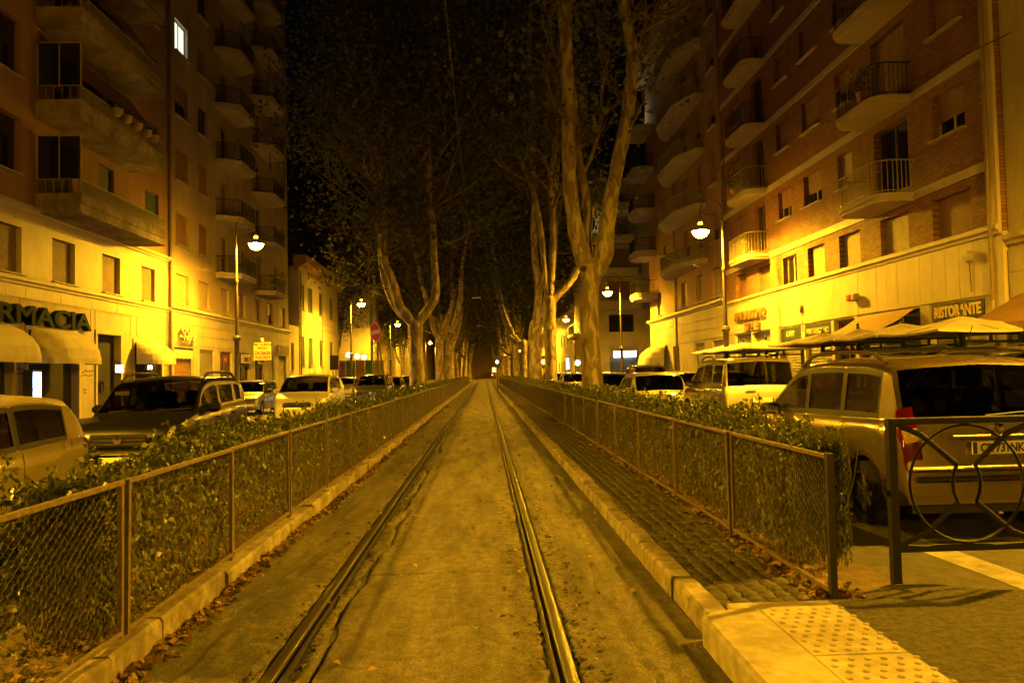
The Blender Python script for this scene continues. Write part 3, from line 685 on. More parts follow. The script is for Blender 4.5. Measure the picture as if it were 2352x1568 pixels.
def shutter_door(t, u0, u1, z1, m=None, y=.16, z0=.14, box=True, pitch=.11):
    w = u1 - u0; o = MB().box(u0, u0 + .06, y - .04, y + .04, z0, z1).box(u1 - .06, u1, y - .04, y + .04, z0, z1).box(u0 + .06, u1 - .06, y - .05, y + .04, z1 - .22, z1).build('roller_door', M_shutd, t)
    s = slats(w - .12, z1 - z0 - .2, pitch, .03); s.v = [(a + (u0 + u1) / 2, b + y, c + z0) for a, b, c in s.v]; s.build('slats', m or M_shut, o)
    return o
def door(t, u0, u1, z1, glass=True, y=.18, z0=.14, m=None):
    w = u1 - u0; f = .10; mb = MB(); m = m or M_door
    mb.box(u0, u0 + f, y - .05, y + .05, z0, z1).box(u1 - f, u1, y - .05, y + .05, z0, z1).box(u0 + f, u1 - f, y - .05, y + .05, z1 - f * 1.2, z1)
    c = (u0 + u1) / 2; mb.box(c - .06, c + .06, y - .045, y + .05, z0, z1 - f * 1.2).box(u0 + f, c - .06, y - .03, y + .04, z0, z0 + .75).box(c + .06, u1 - f, y - .03, y + .04, z0, z0 + .75)
    o = mb.build('door', m, t); MB().box(u0 + f, u1 - f, y, y + .02, z0 + .75, z1 - f).build('pane', M_pane, o)
    MB().tube([(c - .1, y - .08, z0 + .95), (c - .1, y - .08, z0 + 1.25)], .015, 6).build('handle', M_gold, o); return o
def belt(t, u0, u1, z0, z1, out, m, name='cornice'):
    h = z1 - z0
    prof = [(.02, z0), (-out * .45, z0), (-out * .55, z0 + h * .3), (-out, z0 + h * .5), (-out, z1 - .02), (-out + .02, z1), (.02, z1)]
    return MB().prism(prof, u0, u1, 'x').build(name, m, t)
def balcony(t, u0, u1, z, dep, m=None, rail_h=.95, rnd_r=.0, solid=False, thick=.22, chamfer=None, rm=None, taper=.0):
    """slab whose underside is at z; railing as sub-part"""
    m = m or M_slabw; rm = rm or M_black
    if rnd_r: pl = [(u0, .02)] + [(u0 + rnd_r - rnd_r * math.cos(a), -dep + rnd_r - rnd_r * math.sin(a)) for a in [k * math.pi / 10 for k in range(6)]] + [(u1 - rnd_r + rnd_r * math.sin(a), -dep + rnd_r - rnd_r * math.cos(a)) for a in [k * math.pi / 10 for k in range(6)]] + [(u1, .02)]
    elif chamfer: pl = [(u0, .02), (u0, -dep * .35), (u0 + chamfer, -dep), (u1 - chamfer, -dep), (u1, -dep * .35), (u1, .02)]
    else: pl = [(u0, .02), (u0, -dep), (u1, -dep), (u1, .02)]
    mb = MB(); mb.prism(pl[::-1] if False else pl, z + thick * .45, z + thick); cu = (u0 + u1) / 2
    mb.prism([(cu + (x - cu) * .97, y * .95) for x, y in pl], z, z + thick * .45 - .003)
    o = mb.build('balcony', m, t)
    # railing along the open edge
    ed = [(cu + (x - cu) * .975, y * .96) for x, y in pl]; seg = list(zip(ed, ed[1:]))
    zt = z + thick + rail_h; mb = MB(); mb.tube([(x, y, zt) for x, y in ed], .025, 6); mb.tube([(x, y, z + thick + .08) for x, y in ed], .015, 5)
    for (a, b) in seg:
        d = math.dist(a, b); n = max(1, int(d / .115))
        for i in range(n):
            s = i / n; x, y = a[0] + (b[0] - a[0]) * s, a[1] + (b[1] - a[1]) * s
            mb.box(x - .009, x + .009, y - .009, y + .009, z + thick, zt)
    mb.build('railing', rm, o)
    if solid:
        mb = MB()
        for a, b in seg: mb.add([(a[0], a[1] * .97, z + thick), (b[0], b[1] * .97, z + thick), (b[0], b[1] * .97, zt - .08), (a[0], a[1] * .97, zt - .08)], [(0, 1, 2, 3)])
        mb.build('screen', solid, o)
    return o
def hood_awning(t, u0, u1, z0, z1, out, m=None, y=-.02):
    """barrel awning with rounded, ribbed ends and a hanging valance"""
    m = m or M_canvas; n = 5; k = 6; rows = []; e = min(.9, (u1 - u0) * .3)
    arc = [(math.sin(a), math.cos(a)) for a in [i * math.pi / 2 / n for i in range(n + 1)]]
    cols = [(u0 + e - e * math.cos(b), math.sin(b)) for b in [j * math.pi / 2 / k for j in range(k + 1)]] + [(u1 - e + e * math.sin(b), math.cos(b)) for b in [j * math.pi / 2 / k for j in range(k + 1)]]
    for s, c in arc:
        rows.append([(cu if False else (((u0 + u1) / 2) + (x - (u0 + u1) / 2) * (1 if q > .999 else (.55 + .45 * s))), y - out * s * (.25 + .75 * q), z0 + .18 + (z1 - z0 - .18) * c) for x, q in cols])
    rows.append([(p[0], p[1], z0) for p in rows[-1]])
    mb = MB(); mb.grid(rows); return mb.build('awning', m, t)
def flat_awning(t, u0, u1, z0, z1, out, m, drop=.2, stripes=None, y=-.03):
    mb = MB(); n = 8; o = None
    for i in range(n):
        a, b = u0 + (u1 - u0) * i / n, u0 + (u1 - u0) * (i + 1) / n
        mb.grid([[(a, y, z1), (b, y, z1)], [(a, y - out * .5, (z0 + z1) / 2 - .04), (b, y - out * .5, (z0 + z1) / 2 - .04)], [(a, y - out, z0), (b, y - out, z0)], [(a, y - out - .005, z0 - drop), (b, y - out - .005, z0 - drop)]])
        if stripes and i % 2:
            s = MB(); s.grid([[(a, y - .004, z1 + .006), (b, y - .004, z1 + .006)], [(a, y - out * .5, (z0 + z1) / 2 - .033), (b, y - out * .5, (z0 + z1) / 2 - .033)], [(a, y - out - .004, z0 + .006), (b, y - out - .004, z0 + .006)]])
    o = mb.build('awning', m, t)
    MB().tube([(u0, y - .02, z0 - .1), (u0 + .02, y - out, z0)], .015, 6).tube([(u1, y - .02, z0 - .1), (u1 - .02, y - out, z0)], .015, 6).build('arm', M_black, o)
    return o
def pipe(t, u, z0, z1, y=-.09, r=.055):
    mb = MB(); mb.tube([(u, y, z0), (u, y, z1)], r, 10)
    for k in range(int((z1 - z0) / 2.8)): mb.lathe([(r, 0), (r * 1.35, .01), (r * 1.35, .06), (r, .07)], (u, y, z0 + 1.2 + k * 2.8), 10)
    mb.build('drain_pipe', M_pipe, t, True)
def panels(t, u0, u1, z0, z1, w, m, y=-.012, gap=.012, name='stone_panel', th=.05, h=None, skip=()):
    """separate cladding slabs with open joints"""
    n = max(1, round((u1 - u0) / w)); ww = (u1 - u0) / n; nh = max(1, round((z1 - z0) / (h or (z1 - z0)))); hh = (z1 - z0) / nh
    me = MB().cbox((0, 0, 0), (ww - gap, th, hh - gap), .006).mesh(name, m)
    for i in range(n):
        for j in range(nh):
            c = (u0 + (i + .5) * ww, z0 + (j + .5) * hh)
            if any(s[0] < c[0] < s[1] and s[2] < c[1] < s[3] for s in skip): continue
            link(name, me, t, (c[0], y + th / 2 + rnd.uniform(-.003, .003), c[1]))
# ------------------------------------------------------------------ left: pharmacy house
def LU(y0): return lambda Y: Y - y0
A = building('apartment_house', 'brown apartment house with deep bay balconies above the pharmacy', -15, 8.0, R(90), 30.62, 25); U = LU(8.0); LA = 30.62
mez = [(U(a), U(a) + 1.55, 5.05, 6.57) for a in (10.4, 14.0, 17.5, 21.0, 24.85, 28.25, 31.9)] + [(U(35.5), U(36.95), 5.05, 6.57)]
shops = [(U(16), U(20.2), .1, 3.25), (U(22.6), U(25.9), .1, 3.25), (U(26.75), U(30.0), .1, 3.25), (U(31.45), U(33.4), .1, 3.35), (U(34.75), U(37.6), .1, 3.15)]
wall(A, 0, LA, -.1, 4.75, shops, M_trav, depth=.4)
wall(A, 0, LA, 4.75, 7.2, mez, M_trav2)
upw = [(U(Y), U(Y) + 1.75, 8.3 + 3.2 * k, 10.15 + 3.2 * k) for Y in (10.5, 14.6, 18.6, 22.0, 24.55) for k in range(5)] + [(U(35.9), U(37.4), 8.4 + 3.2 * k, 10.1 + 3.2 * k) for k in range(5)] + [(U(28.3), U(29.6), 7.95 + 3.2 * k, 10.1 + 3.2 * k) for k in range(5)] + [(U(31.6), U(32.9), 7.95 + 3.2 * k, 10.1 + 3.2 * k) for k in range(5)]
wall(A, 0, LA, 7.2, 25, upw, M_ochre)
belt(A, 0, LA, 4.70, 4.96, .14, M_trav2); belt(A, 0, LA, 7.12, 7.36, .16, M_trav2)
for h in mez: window(A, h[0], h[1], h[2], h[3], 'shutter', M_wood4, M_frd, y=.19)
for h in upw: window(A, h[0], h[1], h[2], h[3], rnd.choice(['shutter', 'half', 'glass']), M_wood3, M_frd, y=.17, frac=.6)
# raised frames of the shop fronts and shop recesses
for h in shops: MB().box(h[0] - .16, h[0] - .02, -.05, .01, .14, h[3] + .16).box(h[1] + .02, h[1] + .16, -.05, .01, .14, h[3] + .16).box(h[0] - .02, h[1] + .02, -.05, .01, h[3] + .02, h[3] + .16).build('shop_surround', M_trav2, A)
for a, b in ((16.0, 20.3), (21.2, 25.8), (26.3, 31.0), (31.3, 34.4), (35.0, 37.4)):
    z0, z1 = 3.45, 4.25
    MB().box(U(a), U(b), -.015, .005, z0, z0 + .03).box(U(a), U(b), -.015, .005, z1 - .03, z1).box(U(a), U(a) + .03, -.015, .005, z0 + .03, z1 - .03).box(U(b) - .03, U(b), -.015, .005, z0 + .03, z1 - .03).build('wall_moulding', M_trav, A)
panels(A, 0, LA, 4.27, 4.69, 1.1, M_trav2, y=-.02, th=.02)
shutter_door(A, U(16), U(20.2), 3.25, M_shutd, y=.3); shutter_door(A, U(22.6), U(25.9), 3.25, M_shutd, y=.3); shutter_door(A, U(26.75), U(30.0), 3.25, M_shutd, y=.3, pitch=.16)
door(A, U(31.45), U(33.4), 3.35, y=.3); door(A, U(34.75), U(37.6), 3.15, y=.3)
hood_awning(A, U(22.2), U(25.95), 2.12, 3.35, 1.25); hood_awning(A, U(26.25), U(29.85), 2.12, 3.35, 1.25); hood_awning(A, U(34.3), U(37.2), 2.2, 3.2, 1.1)
pipe(A, LA - .1, 0, 25)
# the three stacked bay balconies
for k in range(5):
    zb = 7.22 + 3.2 * k; a, b, d = U(27.2), U(34.4), 1.5
    o = MB().box(a, b, -d, .02, zb, zb + .12).box(a + .02, b - .02, -d + .02, .02, zb + .123, zb + .30).box(a, b, -d - .03, -d + .10, zb + .303, zb + .66).box(a - .02, a + .10, -d + .103, .02, zb + .303, zb + .66).box(b - .10, b + .02, -d + .103, .02, zb + .303, zb + .66).build('balcony', M_conc, A)
    for i in range(22): MB().box(a + .15, b - .15, -d + .06 + i * .064, -d + .09 + i * .064, zb - .02, zb + .003).build('soffit_rib', M_conc, o)
    mb = MB(); zr = zb + 1.15
    mb.tube([(a + .04, 0, zr), (a + .04, -d + .03, zr), (b - .04, -d + .03, zr), (b - .04, 0, zr)], .022, 6)
    for i in range(6): mb.box(a + .03, a + .05, -.05 - i * .27 - .01, -.05 - i * .27 + .01, zb + .66, zr)
    for i in range(12): mb.box(a + .05 + i * (b - a - .1) / 11 - .012, a + .05 + i * (b - a - .1) / 11 + .012, -d + .02, -d + .045, zb + .66, zr)
    mb.build('railing', M_railg, o)
    MB().box(a + .06, b - .06, -d + .025, -d + .033, zb + .68, zr - .05).build('railing_panel', mat('frosted_panel', (0.2, 0.17, 0.12), 0.3, 0.2, 3), o)
    fr = MB()
    for i in range(3): fr.box(a + .02, a + .06, -.03 - i * (d - .06) / 2 - .04, -.03 - i * (d - .06) / 2, zr, zr + 1.5)
    fr.box(a + .02, a + .06, -d + .02, -.03, zr + 1.46, zr + 1.5)
    fr.build('wind_screen', M_fr, o); MB().box(a + .035, a + .045, -d + .05, -.05, zr + .02, zr + 1.46).build('pane', M_pane, o)
    if k in (1, 2):
        rows = [[(a + .1 + (b - a - .2) * i / 10, -.05 - (d - .02) * s, zb + 3.1 - 1.75 * s - .16 * math.sin(math.pi * s) + .03 * math.sin(i * 2.1)) for i in range(11)] for s in [j / 6 for j in range(7)]]
        MB().grid(rows).build('sun_blind', M_canvd, o)
for i, Y in enumerate((29.6, 30.4, 31.3, 32.2, 32.9)):
    t = thing('flower_pot', 'pale oval flower pot hung on the second bay balcony of the pharmacy house', 'flower pot', (-13.36, Y, 11.28), 0, 'pots along the second bay balcony')
    MB().lathe([(.10, 0), (.17, .08), (.19, .22), (.20, .26)], n=10).build('pot', M_slabw, t, True)
    r = np.random.default_rng(i); P = r.normal(0, .1, (60, 3)) + np.array([0, 0, .38]); V, F, tone = leaf_cloud(P, np.tile([0., 0, 1], (60, 1)), .09, .9, .3, .5, i)
    link('plant', np_mesh('plant', V, F, M_leaf, False, tone), t)
S = thing('shop_sign', 'large dark green raised letters over the pharmacy awnings', 'sign', (-14.94, 30.55, 3.68), R(90))
fs = text('lettering', 'FARMACIA', .86, mat('green_letters', (0.008, 0.02, 0.012), 0.8, 0.2, 8, spec=0.1), S, (0, -.06, 0), (R(90), 0, 0), .10, .022, 'RIGHT', fit=7.6)
S2 = thing('light_box', 'glowing blue white vending display between the pharmacy shutters', 'light box', (-14.62, 26.35, 1.0), R(90))
MB().cbox((0, .0, .42), (.52, .30, 1.0), .02).build('case', M_shutd, S2)
MB().box(-.21, .21, -.168, -.155, .30, .84).build('screen', emit('blue_screen', (0.5, 0.6, 1.0), 22), S2); MB().box(-.21, .21, -.168, -.155, .02, .26).build('screen', emit('white_screen', (0.75, 0.8, 1.0), 18), S2)
S3 = thing('light_box', 'small lit white box sign inside the wooden pharmacy doorway', 'light box', (-14.74, 32.75, 1.85), R(90))
MB().cbox((0, .02, .15), (.8, .06, .36), .01).build('case', M_shutd, S3); MB().box(-.05, .36, -.02, -.012, .0, .3).build('screen', emit('white_screen2', (0.85, 0.85, 1.0), 6), S3); MB().box(-.32, -.14, -.02, -.012, .0, .3).build('screen', MATS['white_screen2'], S3)
S4 = thing('light_box', 'small lit sign hanging under the single awning beside the drain pipe', 'light box', (-14.6, 35.3, 1.95), R(90))
MB().cbox((0, 0, .12), (.9, .06, .3), .01).build('case', M_black, S4)
for x in (-.12, .16): MB().lathe([(0, -.04), (.1, -.036), (.1, -.03), (0, -.03)], (x, 0, .12), 12, 'y').build('screen', MATS['white_screen2'], S4)

# ------------------------------------------------------------------ left: tall house with two balcony columns
Y0 = 38.64; B = building('apartment_house', 'tall cream apartment house with two columns of small balconies', -15.06, Y0, R(90), 23.5, 31); U = LU(Y0); LB = 23.5
f1 = [(39.6, 41.3), (42.75, 44.4), (46.2, 47.75), (49.5, 51.0), (53.05, 54.5), (56.15, 57.7), (59.5, 61.1)]
w1 = [(U(a), U(b), 5.25, 6.75) for a, b in f1]
sh = [(U(a), U(b), .1, 3.1) for a, b in ((39.3, 42.0), (42.8, 45.0), (46.1, 48.3), (49.4, 51.8), (53.0, 55.1), (56.0, 58.0), (59.1, 61.3))]
wall(B, 0, LB, -.1, 5.0, sh, M_trav, depth=.35); 
up = []
for k in range(7):
    z = 8.2 + 3.25 * k
    for a, b in ((39.6, 41.3), (42.8, 44.3)): up.append((U(a), U(b), z, z + 1.62, k))
    for a, b in ((46.5, 47.6), (53.6, 54.7)): up.append((U(a), U(b), z - .65, z + 1.5, k))
    for a, b in ((50.3, 51.2), (58.0, 58.9), (60.1, 60.9)): up.append((U(a), U(b), z + .2, z + 1.3, k))
wall(B, 0, LB, 5.0, 31, w1 + [h[:4] for h in up], M_cream)
belt(B, -.04, LB, 4.82, 5.12, .22, M_trav2)
for j, z in enumerate((3.25, 3.78, 4.30)):
    MB().box(0, LB, -.035, .0, z, z + (.49 if j < 2 else .50)).build('stone_course', M_trav, B)
for i, h in enumerate(w1): window(B, h[0], h[1], h[2], h[3], 'half' if i == 5 else 'shutter', M_wood2 if i < 3 else M_wood, M_frd, frac=.5, y=.16)
for h in up:
    k = 'lit' if (h[4] == 3 and h[0] < 2) else rnd.choice(['shutter', 'shutter', 'half', 'glass'])
    window(B, h[0], h[1], h[2], h[3], k, M_wood, M_frd if k != 'lit' else M_fr, y=.16, frac=.55, sill=h[3] - h[2] < 1.9)
for k in range(7):
    z = 7.22 + 3.25 * k
    balcony(B, U(45.4), U(49.4), z, 1.35, M_slabw, .95, chamfer=.6, rm=M_black, thick=.3, solid=None)
    balcony(B, U(52.6), U(56.6), z - .25, 1.35, M_slabw, .95, chamfer=.6, rm=M_black, thick=.3)
    if k in (2, 4): # enclosing cages of pipe
        MB().tube([(U(52.7), -1.2, z + 1.2), (U(52.7), -1.2, z + 2.6), (U(56.5), -1.2, z + 2.6), (U(56.5), -1.2, z + 1.2)], .03, 6).build('awning_frame', M_black, B)
shutter_door(B, sh[0][0], sh[0][1], 3.1, M_wood, y=.2); shutter_door(B, sh[1][0], sh[1][1], 3.1, M_shut, y=.1); door(B, sh[2][0], sh[2][1], 3.1)
door(B, sh[3][0], sh[3][1], 2.35, m=M_black); door(B, sh[4][0], sh[4][1], 2.35, m=M_black); shutter_door(B, sh[5][0], sh[5][1], 3.1, M_shut); shutter_door(B, sh[6][0], sh[6][1], 3.1, M_shut)
mb = MB(); n = 9
for i in range(n):
    a = sh[0][0] + .1 + i * 2.5 / n; mb.box(a, a + 2.5 / n - .03, .02, .05, 2.55 + (.03 if i % 2 else 0), 3.0)
mb.build('pelmet', M_canvas, B)
pipe(B, .12, 0, 31)
M_board = mat('shop_board', (0.5, 0.43, 0.28), 0.6, 0.1, 4); M_let = mat('dark_letters', (0.03, 0.025, 0.02), 0.5, 0.2, 5); M_red = mat('red_paint', (0.45, 0.03, 0.015), 0.45, 0.12, 6)
for a, b in ((49.5, 51.7), (53.1, 55.0)):
    t = thing('shop_sign', 'cream board reading sara over a dark shop door', 'sign', (-14.88, (a + b) / 2, 2.72), R(90), 'sara boards of the left house')
    MB().cbox((0, 0, 0), (b - a, .05, .58), .01).build('board', M_board, t); text('lettering', 'sara', .5, M_let, t, (-.2, -.04, 0), (R(90), 0, 0), .008, .008)
    MB().tube([(.62, -.04, .18), (.52, -.04, .05), (.6, -.04, -.15), (.72, -.04, .0), (.68, -.04, .15)], .03, 6).build('emblem', M_red, t)
t = thing('shop_sign', 'raised script shop letters on standoffs over a brown roller door', 'sign', (-14.95, 40.55, 3.72), R(90))
# two lines of script on standoffs: large capitals above a joined lower line, unreadable in the picture, kept as its strokes
mb = MB()
for c, r0 in ((-.62, .24), (.0, .21)):
    mb.tube([(c + r0 * math.cos(a) * (1 - a * .05), -.14, .18 + r0 * math.sin(a) * (1 - a * .05)) for a in [k * .45 for k in range(17)]], .045, 6, squash=1.2)
mb.tube([(-1.0 + i * .08, -.14, -.17 + .10 * math.sin(i * 1.15)) for i in range(26)], .05, 6)
mb.tube([(.72, -.14, -.1), (.95, -.14, .22), (1.0, -.14, .1), (.85, -.14, -.25)], .04, 6); mb.tube([(.05, -.14, -.1), (.0, -.14, -.42), (.12, -.14, -.3)], .04, 6)
mb.build('lettering', M_fr, t, True); mb = MB()
for x in (-.9, -.3, .3, .85): mb.tube([(x, -.14, -.14), (x, -.0, -.14)], .012, 5)
mb.build('standoff', M_black, t)
t = thing('shop_sign', 'row of tall narrow raised letters at the far end of the left house', 'sign', (-14.98, 59.7, 3.55), R(90))
MB().box(-1.9, 1.9, -.1, 0, -.42, -.32).build('ledge', M_trav, t); mb = MB()
for i, x in enumerate((-1.3, -.75, -.3, .05, .45, .8, 1.15, 1.5)): mb.box(x, x + .17, -.16, -.02, -.3, .32)
mb.build('lettering', M_fr, t)

# ------------------------------------------------------------------ left: small palazzo
Cb = building('palazzo', 'small pale two storey palazzo with a broad terracotta eaves cornice', -15.0, 65.6, R(90), 17.0, 10.6, 12, M_pale); U = LU(65.6)
cw = [(U(a), U(b), z0, z1) for a, b in ((66.3, 67.3), (68.8, 70.5), (73.4, 75.0), (78.4, 80.0)) for z0, z1 in ((2.5, 4.9), (7.1, 9.2))]
wall(Cb, 0, 17, -.1, 10.2, cw, M_pale)
for h in cw: window(Cb, h[0], h[1], h[2], h[3], 'shutter', M_wood3, M_frd, y=.1)
MB().prism([(.05, 10.15), (-.1, 10.2), (-.2, 10.45), (-.75, 10.75), (-.8, 10.95), (-.7, 11.0), (-.7, 11.45), (.3, 11.45), (.3, 10.15)], -.7, 17.7, 'x').build('cornice', mat('terracotta_cornice', (0.40, 0.22, 0.12), 0.85, 0.2, 2), Cb)
belt(Cb, 0, 17, 5.75, 5.95, .08, M_pale, 'string_course'); belt(Cb, 0, 17, 6.35, 6.5, .06, M_pale, 'string_course')
pipe(Cb, .15, 0, 10.2); pipe(Cb, 8.9, 0, 10.2, r=.03); pipe(Cb, 16.85, 0, 10.2)
MB().box(-3.4, -.01, .05, 6, 0, 5.6).build('side_wing', M_pale, Cb); MB().box(-3.4, -.01, 3.0, 8, 5.6, 9.5).build('back_wing', M_ochre, Cb)
window(Cb, -2.6, -2.0, 2.2, 4.2, 'shutter', M_wood3, M_frd, y=-.0)
t = thing('notice_board', 'dark notice board on a thin post before the small palazzo', 'notice board', (-12.3, 66.0, .14), R(0))
MB().box(-.35, .35, -.03, .03, 1.9, 3.1).build('panel', M_black, t); MB().tube([(-.12, .05, 0), (-.12, .05, 3.0)], .03, 6).build('post', M_post, t); MB().tube([(.12, .05, 0), (.12, .05, 3.0)], .03, 6).build('post', M_post, t)
# yellow advertising board on the pavement
t = thing('billboard', 'square yellow lettered board on a post before the shops of the left houses', 'billboard', (-11.3, 41.2, .14), 0)
MB().cbox((0, 0, 2.72), (.94, .06, .96), .01).build('frame', M_black, t); MB().box(-.44, .44, -.04, -.031, 2.27, 3.17).build('face', mat('board_yellow', (0.42, 0.36, 0.16), 0.6, 0.06, 4), t)
MB().tube([(0, .06, 0), (0, .06, 2.9)], .045, 8).build('post', M_post, t); MB().cbox((-.02, .0, 3.32), (.16, .05, .22), .01).build('plate', M_fr, t)
for s, b, z, x in ((.15, 'PER  QUESTO', 3.06, 1.0), (.15, 'SPAZIO', 2.88, 1.0), (.22, 'De Renzis', 2.66, .9), (.125, 'TEL.06.21.85.518', 2.42, .9)): text('lettering', b, s, M_let, t, (0, -.045, z), (R(90), 0, 0), .002, .007, sx=x)
MB().box(-.4, .4, -.045, -.041, 2.54, 2.575).build('rule', M_let, t); MB().box(-.3, .3, -.045, -.041, 2.315, 2.335).build('rule', M_let, t)

# ------------------------------------------------------------------ left: beyond the crossing
D = building('apartment_house', 'dim apartment house with long balcony bands beyond the side street', -34, 112, 0, 20.5, 21, 12, M_cream)
dh = [(u, u + 1.3, z, z + 1.9) for u in (2, 5.5, 9, 12.5, 16.5) for z in (1.2, 4.6, 8, 11.4, 14.8, 18.2)]
wall(D, 0, 20.5, -.1, 21, dh, M_cream)
for h in dh: window(D, h[0], h[1], h[2], h[3], 'shutter', M_wood, M_frd, sill=False)
for z in (3.6, 7, 10.4, 13.8, 17.2): MB().box(.4, 20.2, -1.3, .02, z, z + .9).build('balcony', M_pale, D)
t = thing('garden_wall', 'garden wall with green and orange panels and an iron comb of bars on top', 'wall', (-22.5, 97, 0), R(6))
for i in range(9):
    c = [(0.06, 0.10, 0.04), (0.30, 0.14, 0.03), (0.06, 0.12, 0.05), (0.35, 0.2, 0.05), (0.2, 0.1, 0.04)][i % 5]
    MB().box(i * 1.15, i * 1.15 + 1.1, 0, .25, 0, 3.4).build('panel', mat('wall_panel_%d' % (i % 5), c, 0.8, 0.2, 2), t)
mb = MB()
for i in range(42): mb.tube([(i * .25, .12, 3.4), (i * .25, .12, 4.0), (i * .25 - .12, -.05, 4.2), (i * .25 - .25, -.2, 4.15)], .02, 4)
mb.build('spikes', M_black, t)
M_cold = emit('cold_globe', (0.28, 0.8, 1.0), 7); M_cold2 = emit('green_globe', (0.5, 1.0, 0.5), 7)
for px, py, m in ((800, 815, M_cold), (820, 818, M_cold2), (836, 820, M_cold2)):
    p = ony(px, py, 92); t = thing('globe_lamp', 'small cold white globe lamp on a post before the painted garden wall', 'lamp', (p.x, 92, 0), 0, 'globe lamps before the garden wall')
    MB().lathe([(0, -.3), (.21, -.21), (.3, 0), (.21, .21), (0, .3)], (0, 0, p.z), 12).build('globe', m, t, True); MB().tube([(0, 0, 0), (0, 0, p.z - .2)], .04, 6).build('post', M_post, t)
E_ = building('apartment_house', 'far yellow lit row house beyond the left crossing', -14.5, 104, R(90), 60, 13, 10, M_pale)
eh = [(u, u + 1.4, z, z + 2) for u in range(2, 58, 4) for z in (1, 5.6, 9.4)]
wall(E_, 0, 60, -.1, 13, eh, M_trav2)
for h in eh: window(E_, h[0], h[1], h[2], h[3], 'shutter', M_wood, M_frd, sill=False)
belt(E_, 0, 60, 12.6, 13.1, .5, M_trav2); belt(E_, 0, 60, 4.5, 4.75, .15, M_trav2)
E2 = building('apartment_house', 'farthest house closing the left side of the avenue', -15, 165, R(90), 120, 18, 10, M_cream)
# ------------------------------------------------------------------ right: brick house over the restaurant
def RU(y0): return lambda Y: y0 - Y
YF = 40.4; F_ = building('apartment_house', 'red brick apartment house with pale belt courses over the restaurant', 12.5, YF, R(-90), 21.8, 27); U = RU(YF); LF = 21.8
def hole(a, b, z0, z1): return (U(b), U(a), z0, z1)
first = [hole(a, b, 4.88, 6.0) for a, b in ((19.75, 21.5), (22.75, 24.4), (25.75, 27.3), (28.5, 30.0), (31.1, 32.55), (34.0, 35.45), (37.1, 38.75))]
shp = [hole(a, b, .1, 3.1) for a, b in ((19.35, 21.75), (22.3, 26.0), (26.35, 27.85), (28.15, 30.4), (30.85, 33.0), (34.2, 36.4), (36.75, 39.1))]
wall(F_, 0, LF, -.1, 4.66, shp, M_trav2, depth=.35)
upf = []
for k in range(7):
    b = 6.45 + 2.85 * k
    upf += [(hole(19.85, 21.3, b + 1.15, b + 2.35), 'w', k), (hole(28.55, 30.15, b + 1.15, b + 2.35), 'w', k), (hole(31.45, 32.8, b + 1.15, b + 2.35), 'w', k), (hole(26.1, 27.2, b + 1.15, b + 2.35), 'w', k),
            (hole(22.6, 24.6, b + .25, b + 2.35), 'd', k), (hole(34.4, 35.8, b + .25, b + 2.35), 'd', k), (hole(37.4, 38.8, b + 1.15, b + 2.35), 'w', k)]
wall(F_, 0, LF, 4.66, 27, first + [h[0] for h in upf], brick_mat())
belt(F_, 0, LF, 4.60, 4.84, .16, M_trav2)
for k in range(7):
    b = 6.22 + 2.85 * k; MB().box(0, LF - .42, -.06, .0, b, b + .24).build('belt_course', M_trav2, F_)
MB().box(LF - .40, LF, -.09, .0, 4.845, 27).build('pilaster', M_trav2, F_)
for i, h in enumerate(first): window(F_, *h, 'shutter' if i != 4 else 'glass', [M_wood, M_wood2, M_wood2, M_wood2, M_wood, M_wood, M_wood][i], M_pale if i == 4 else M_frd, y=.2, sill=False)
for h, ty, k in upf:
    kd = rnd.choice(['shutter', 'shutter', 'half']); 
    if ty == 'd': kd = rnd.choice(['shutter', 'half', 'glass'])
    if k == 0 and h[0] > 18: kd = 'half'
    window(F_, *h, kd, rnd.choice([M_wood, M_wood, M_wood2]), M_fr if kd == 'half' else M_frd, y=.18, frac=.62, sill=ty == 'w')
for k in range(7):
    b = 6.22 + 2.85 * k
    balcony(F_, U(25.1), U(22.3), b - .02, 1.15, M_slabw, .95, rnd_r=.5, rm=M_railg if k == 0 else M_black, thick=.24)
    balcony(F_, U(37.0), U(33.9), b - .02, 1.0, M_slabw, .95, rnd_r=.45, rm=M_railg if k < 2 else M_black, thick=.24)
MB().grid([[(U(37.0), -.95, 12.9 - .2 * j) for j in (0, 1)], [(U(36.0), -1.3, 11.0), (U(35.8), -1.3, 10.9)], [(U(36.6), -1.2, 10.2), (U(36.5), -1.2, 10.15)]]).build('furled_blind', M_black, F_)
panels(F_, .05, LF - .45, 3.16, 4.58, .62, M_trav2, y=-.05, th=.05, gap=.014)
for a, b in ((19.0, 19.32), (21.8, 22.27), (26.03, 26.32), (27.88, 28.12), (30.43, 30.82), (33.05, 34.15), (36.45, 36.7), (39.15, 40.35)):
    panels(F_, U(b), U(a), .14, 3.14, 9, M_trav, y=-.035, th=.035, h=1.0)
pipe(F_, .05, 0, 27); pipe(F_, LF - .2, 3.0, 27, y=-.16, r=.045)
shutter_door(F_, *shp[0][:2], 2.62); shutter_door(F_, *shp[1][:2], 3.1, M_shutd); door(F_, *shp[2][:2], 3.1); shutter_door(F_, *shp[3][:2], 2.5); shutter_door(F_, *shp[4][:2], 2.5); shutter_door(F_, *shp[5][:2], 3.1); shutter_door(F_, *shp[6][:2], 3.1)
flat_awning(F_, U(25.9), U(22.5), 2.5, 3.12, 1.1, M_canvo)
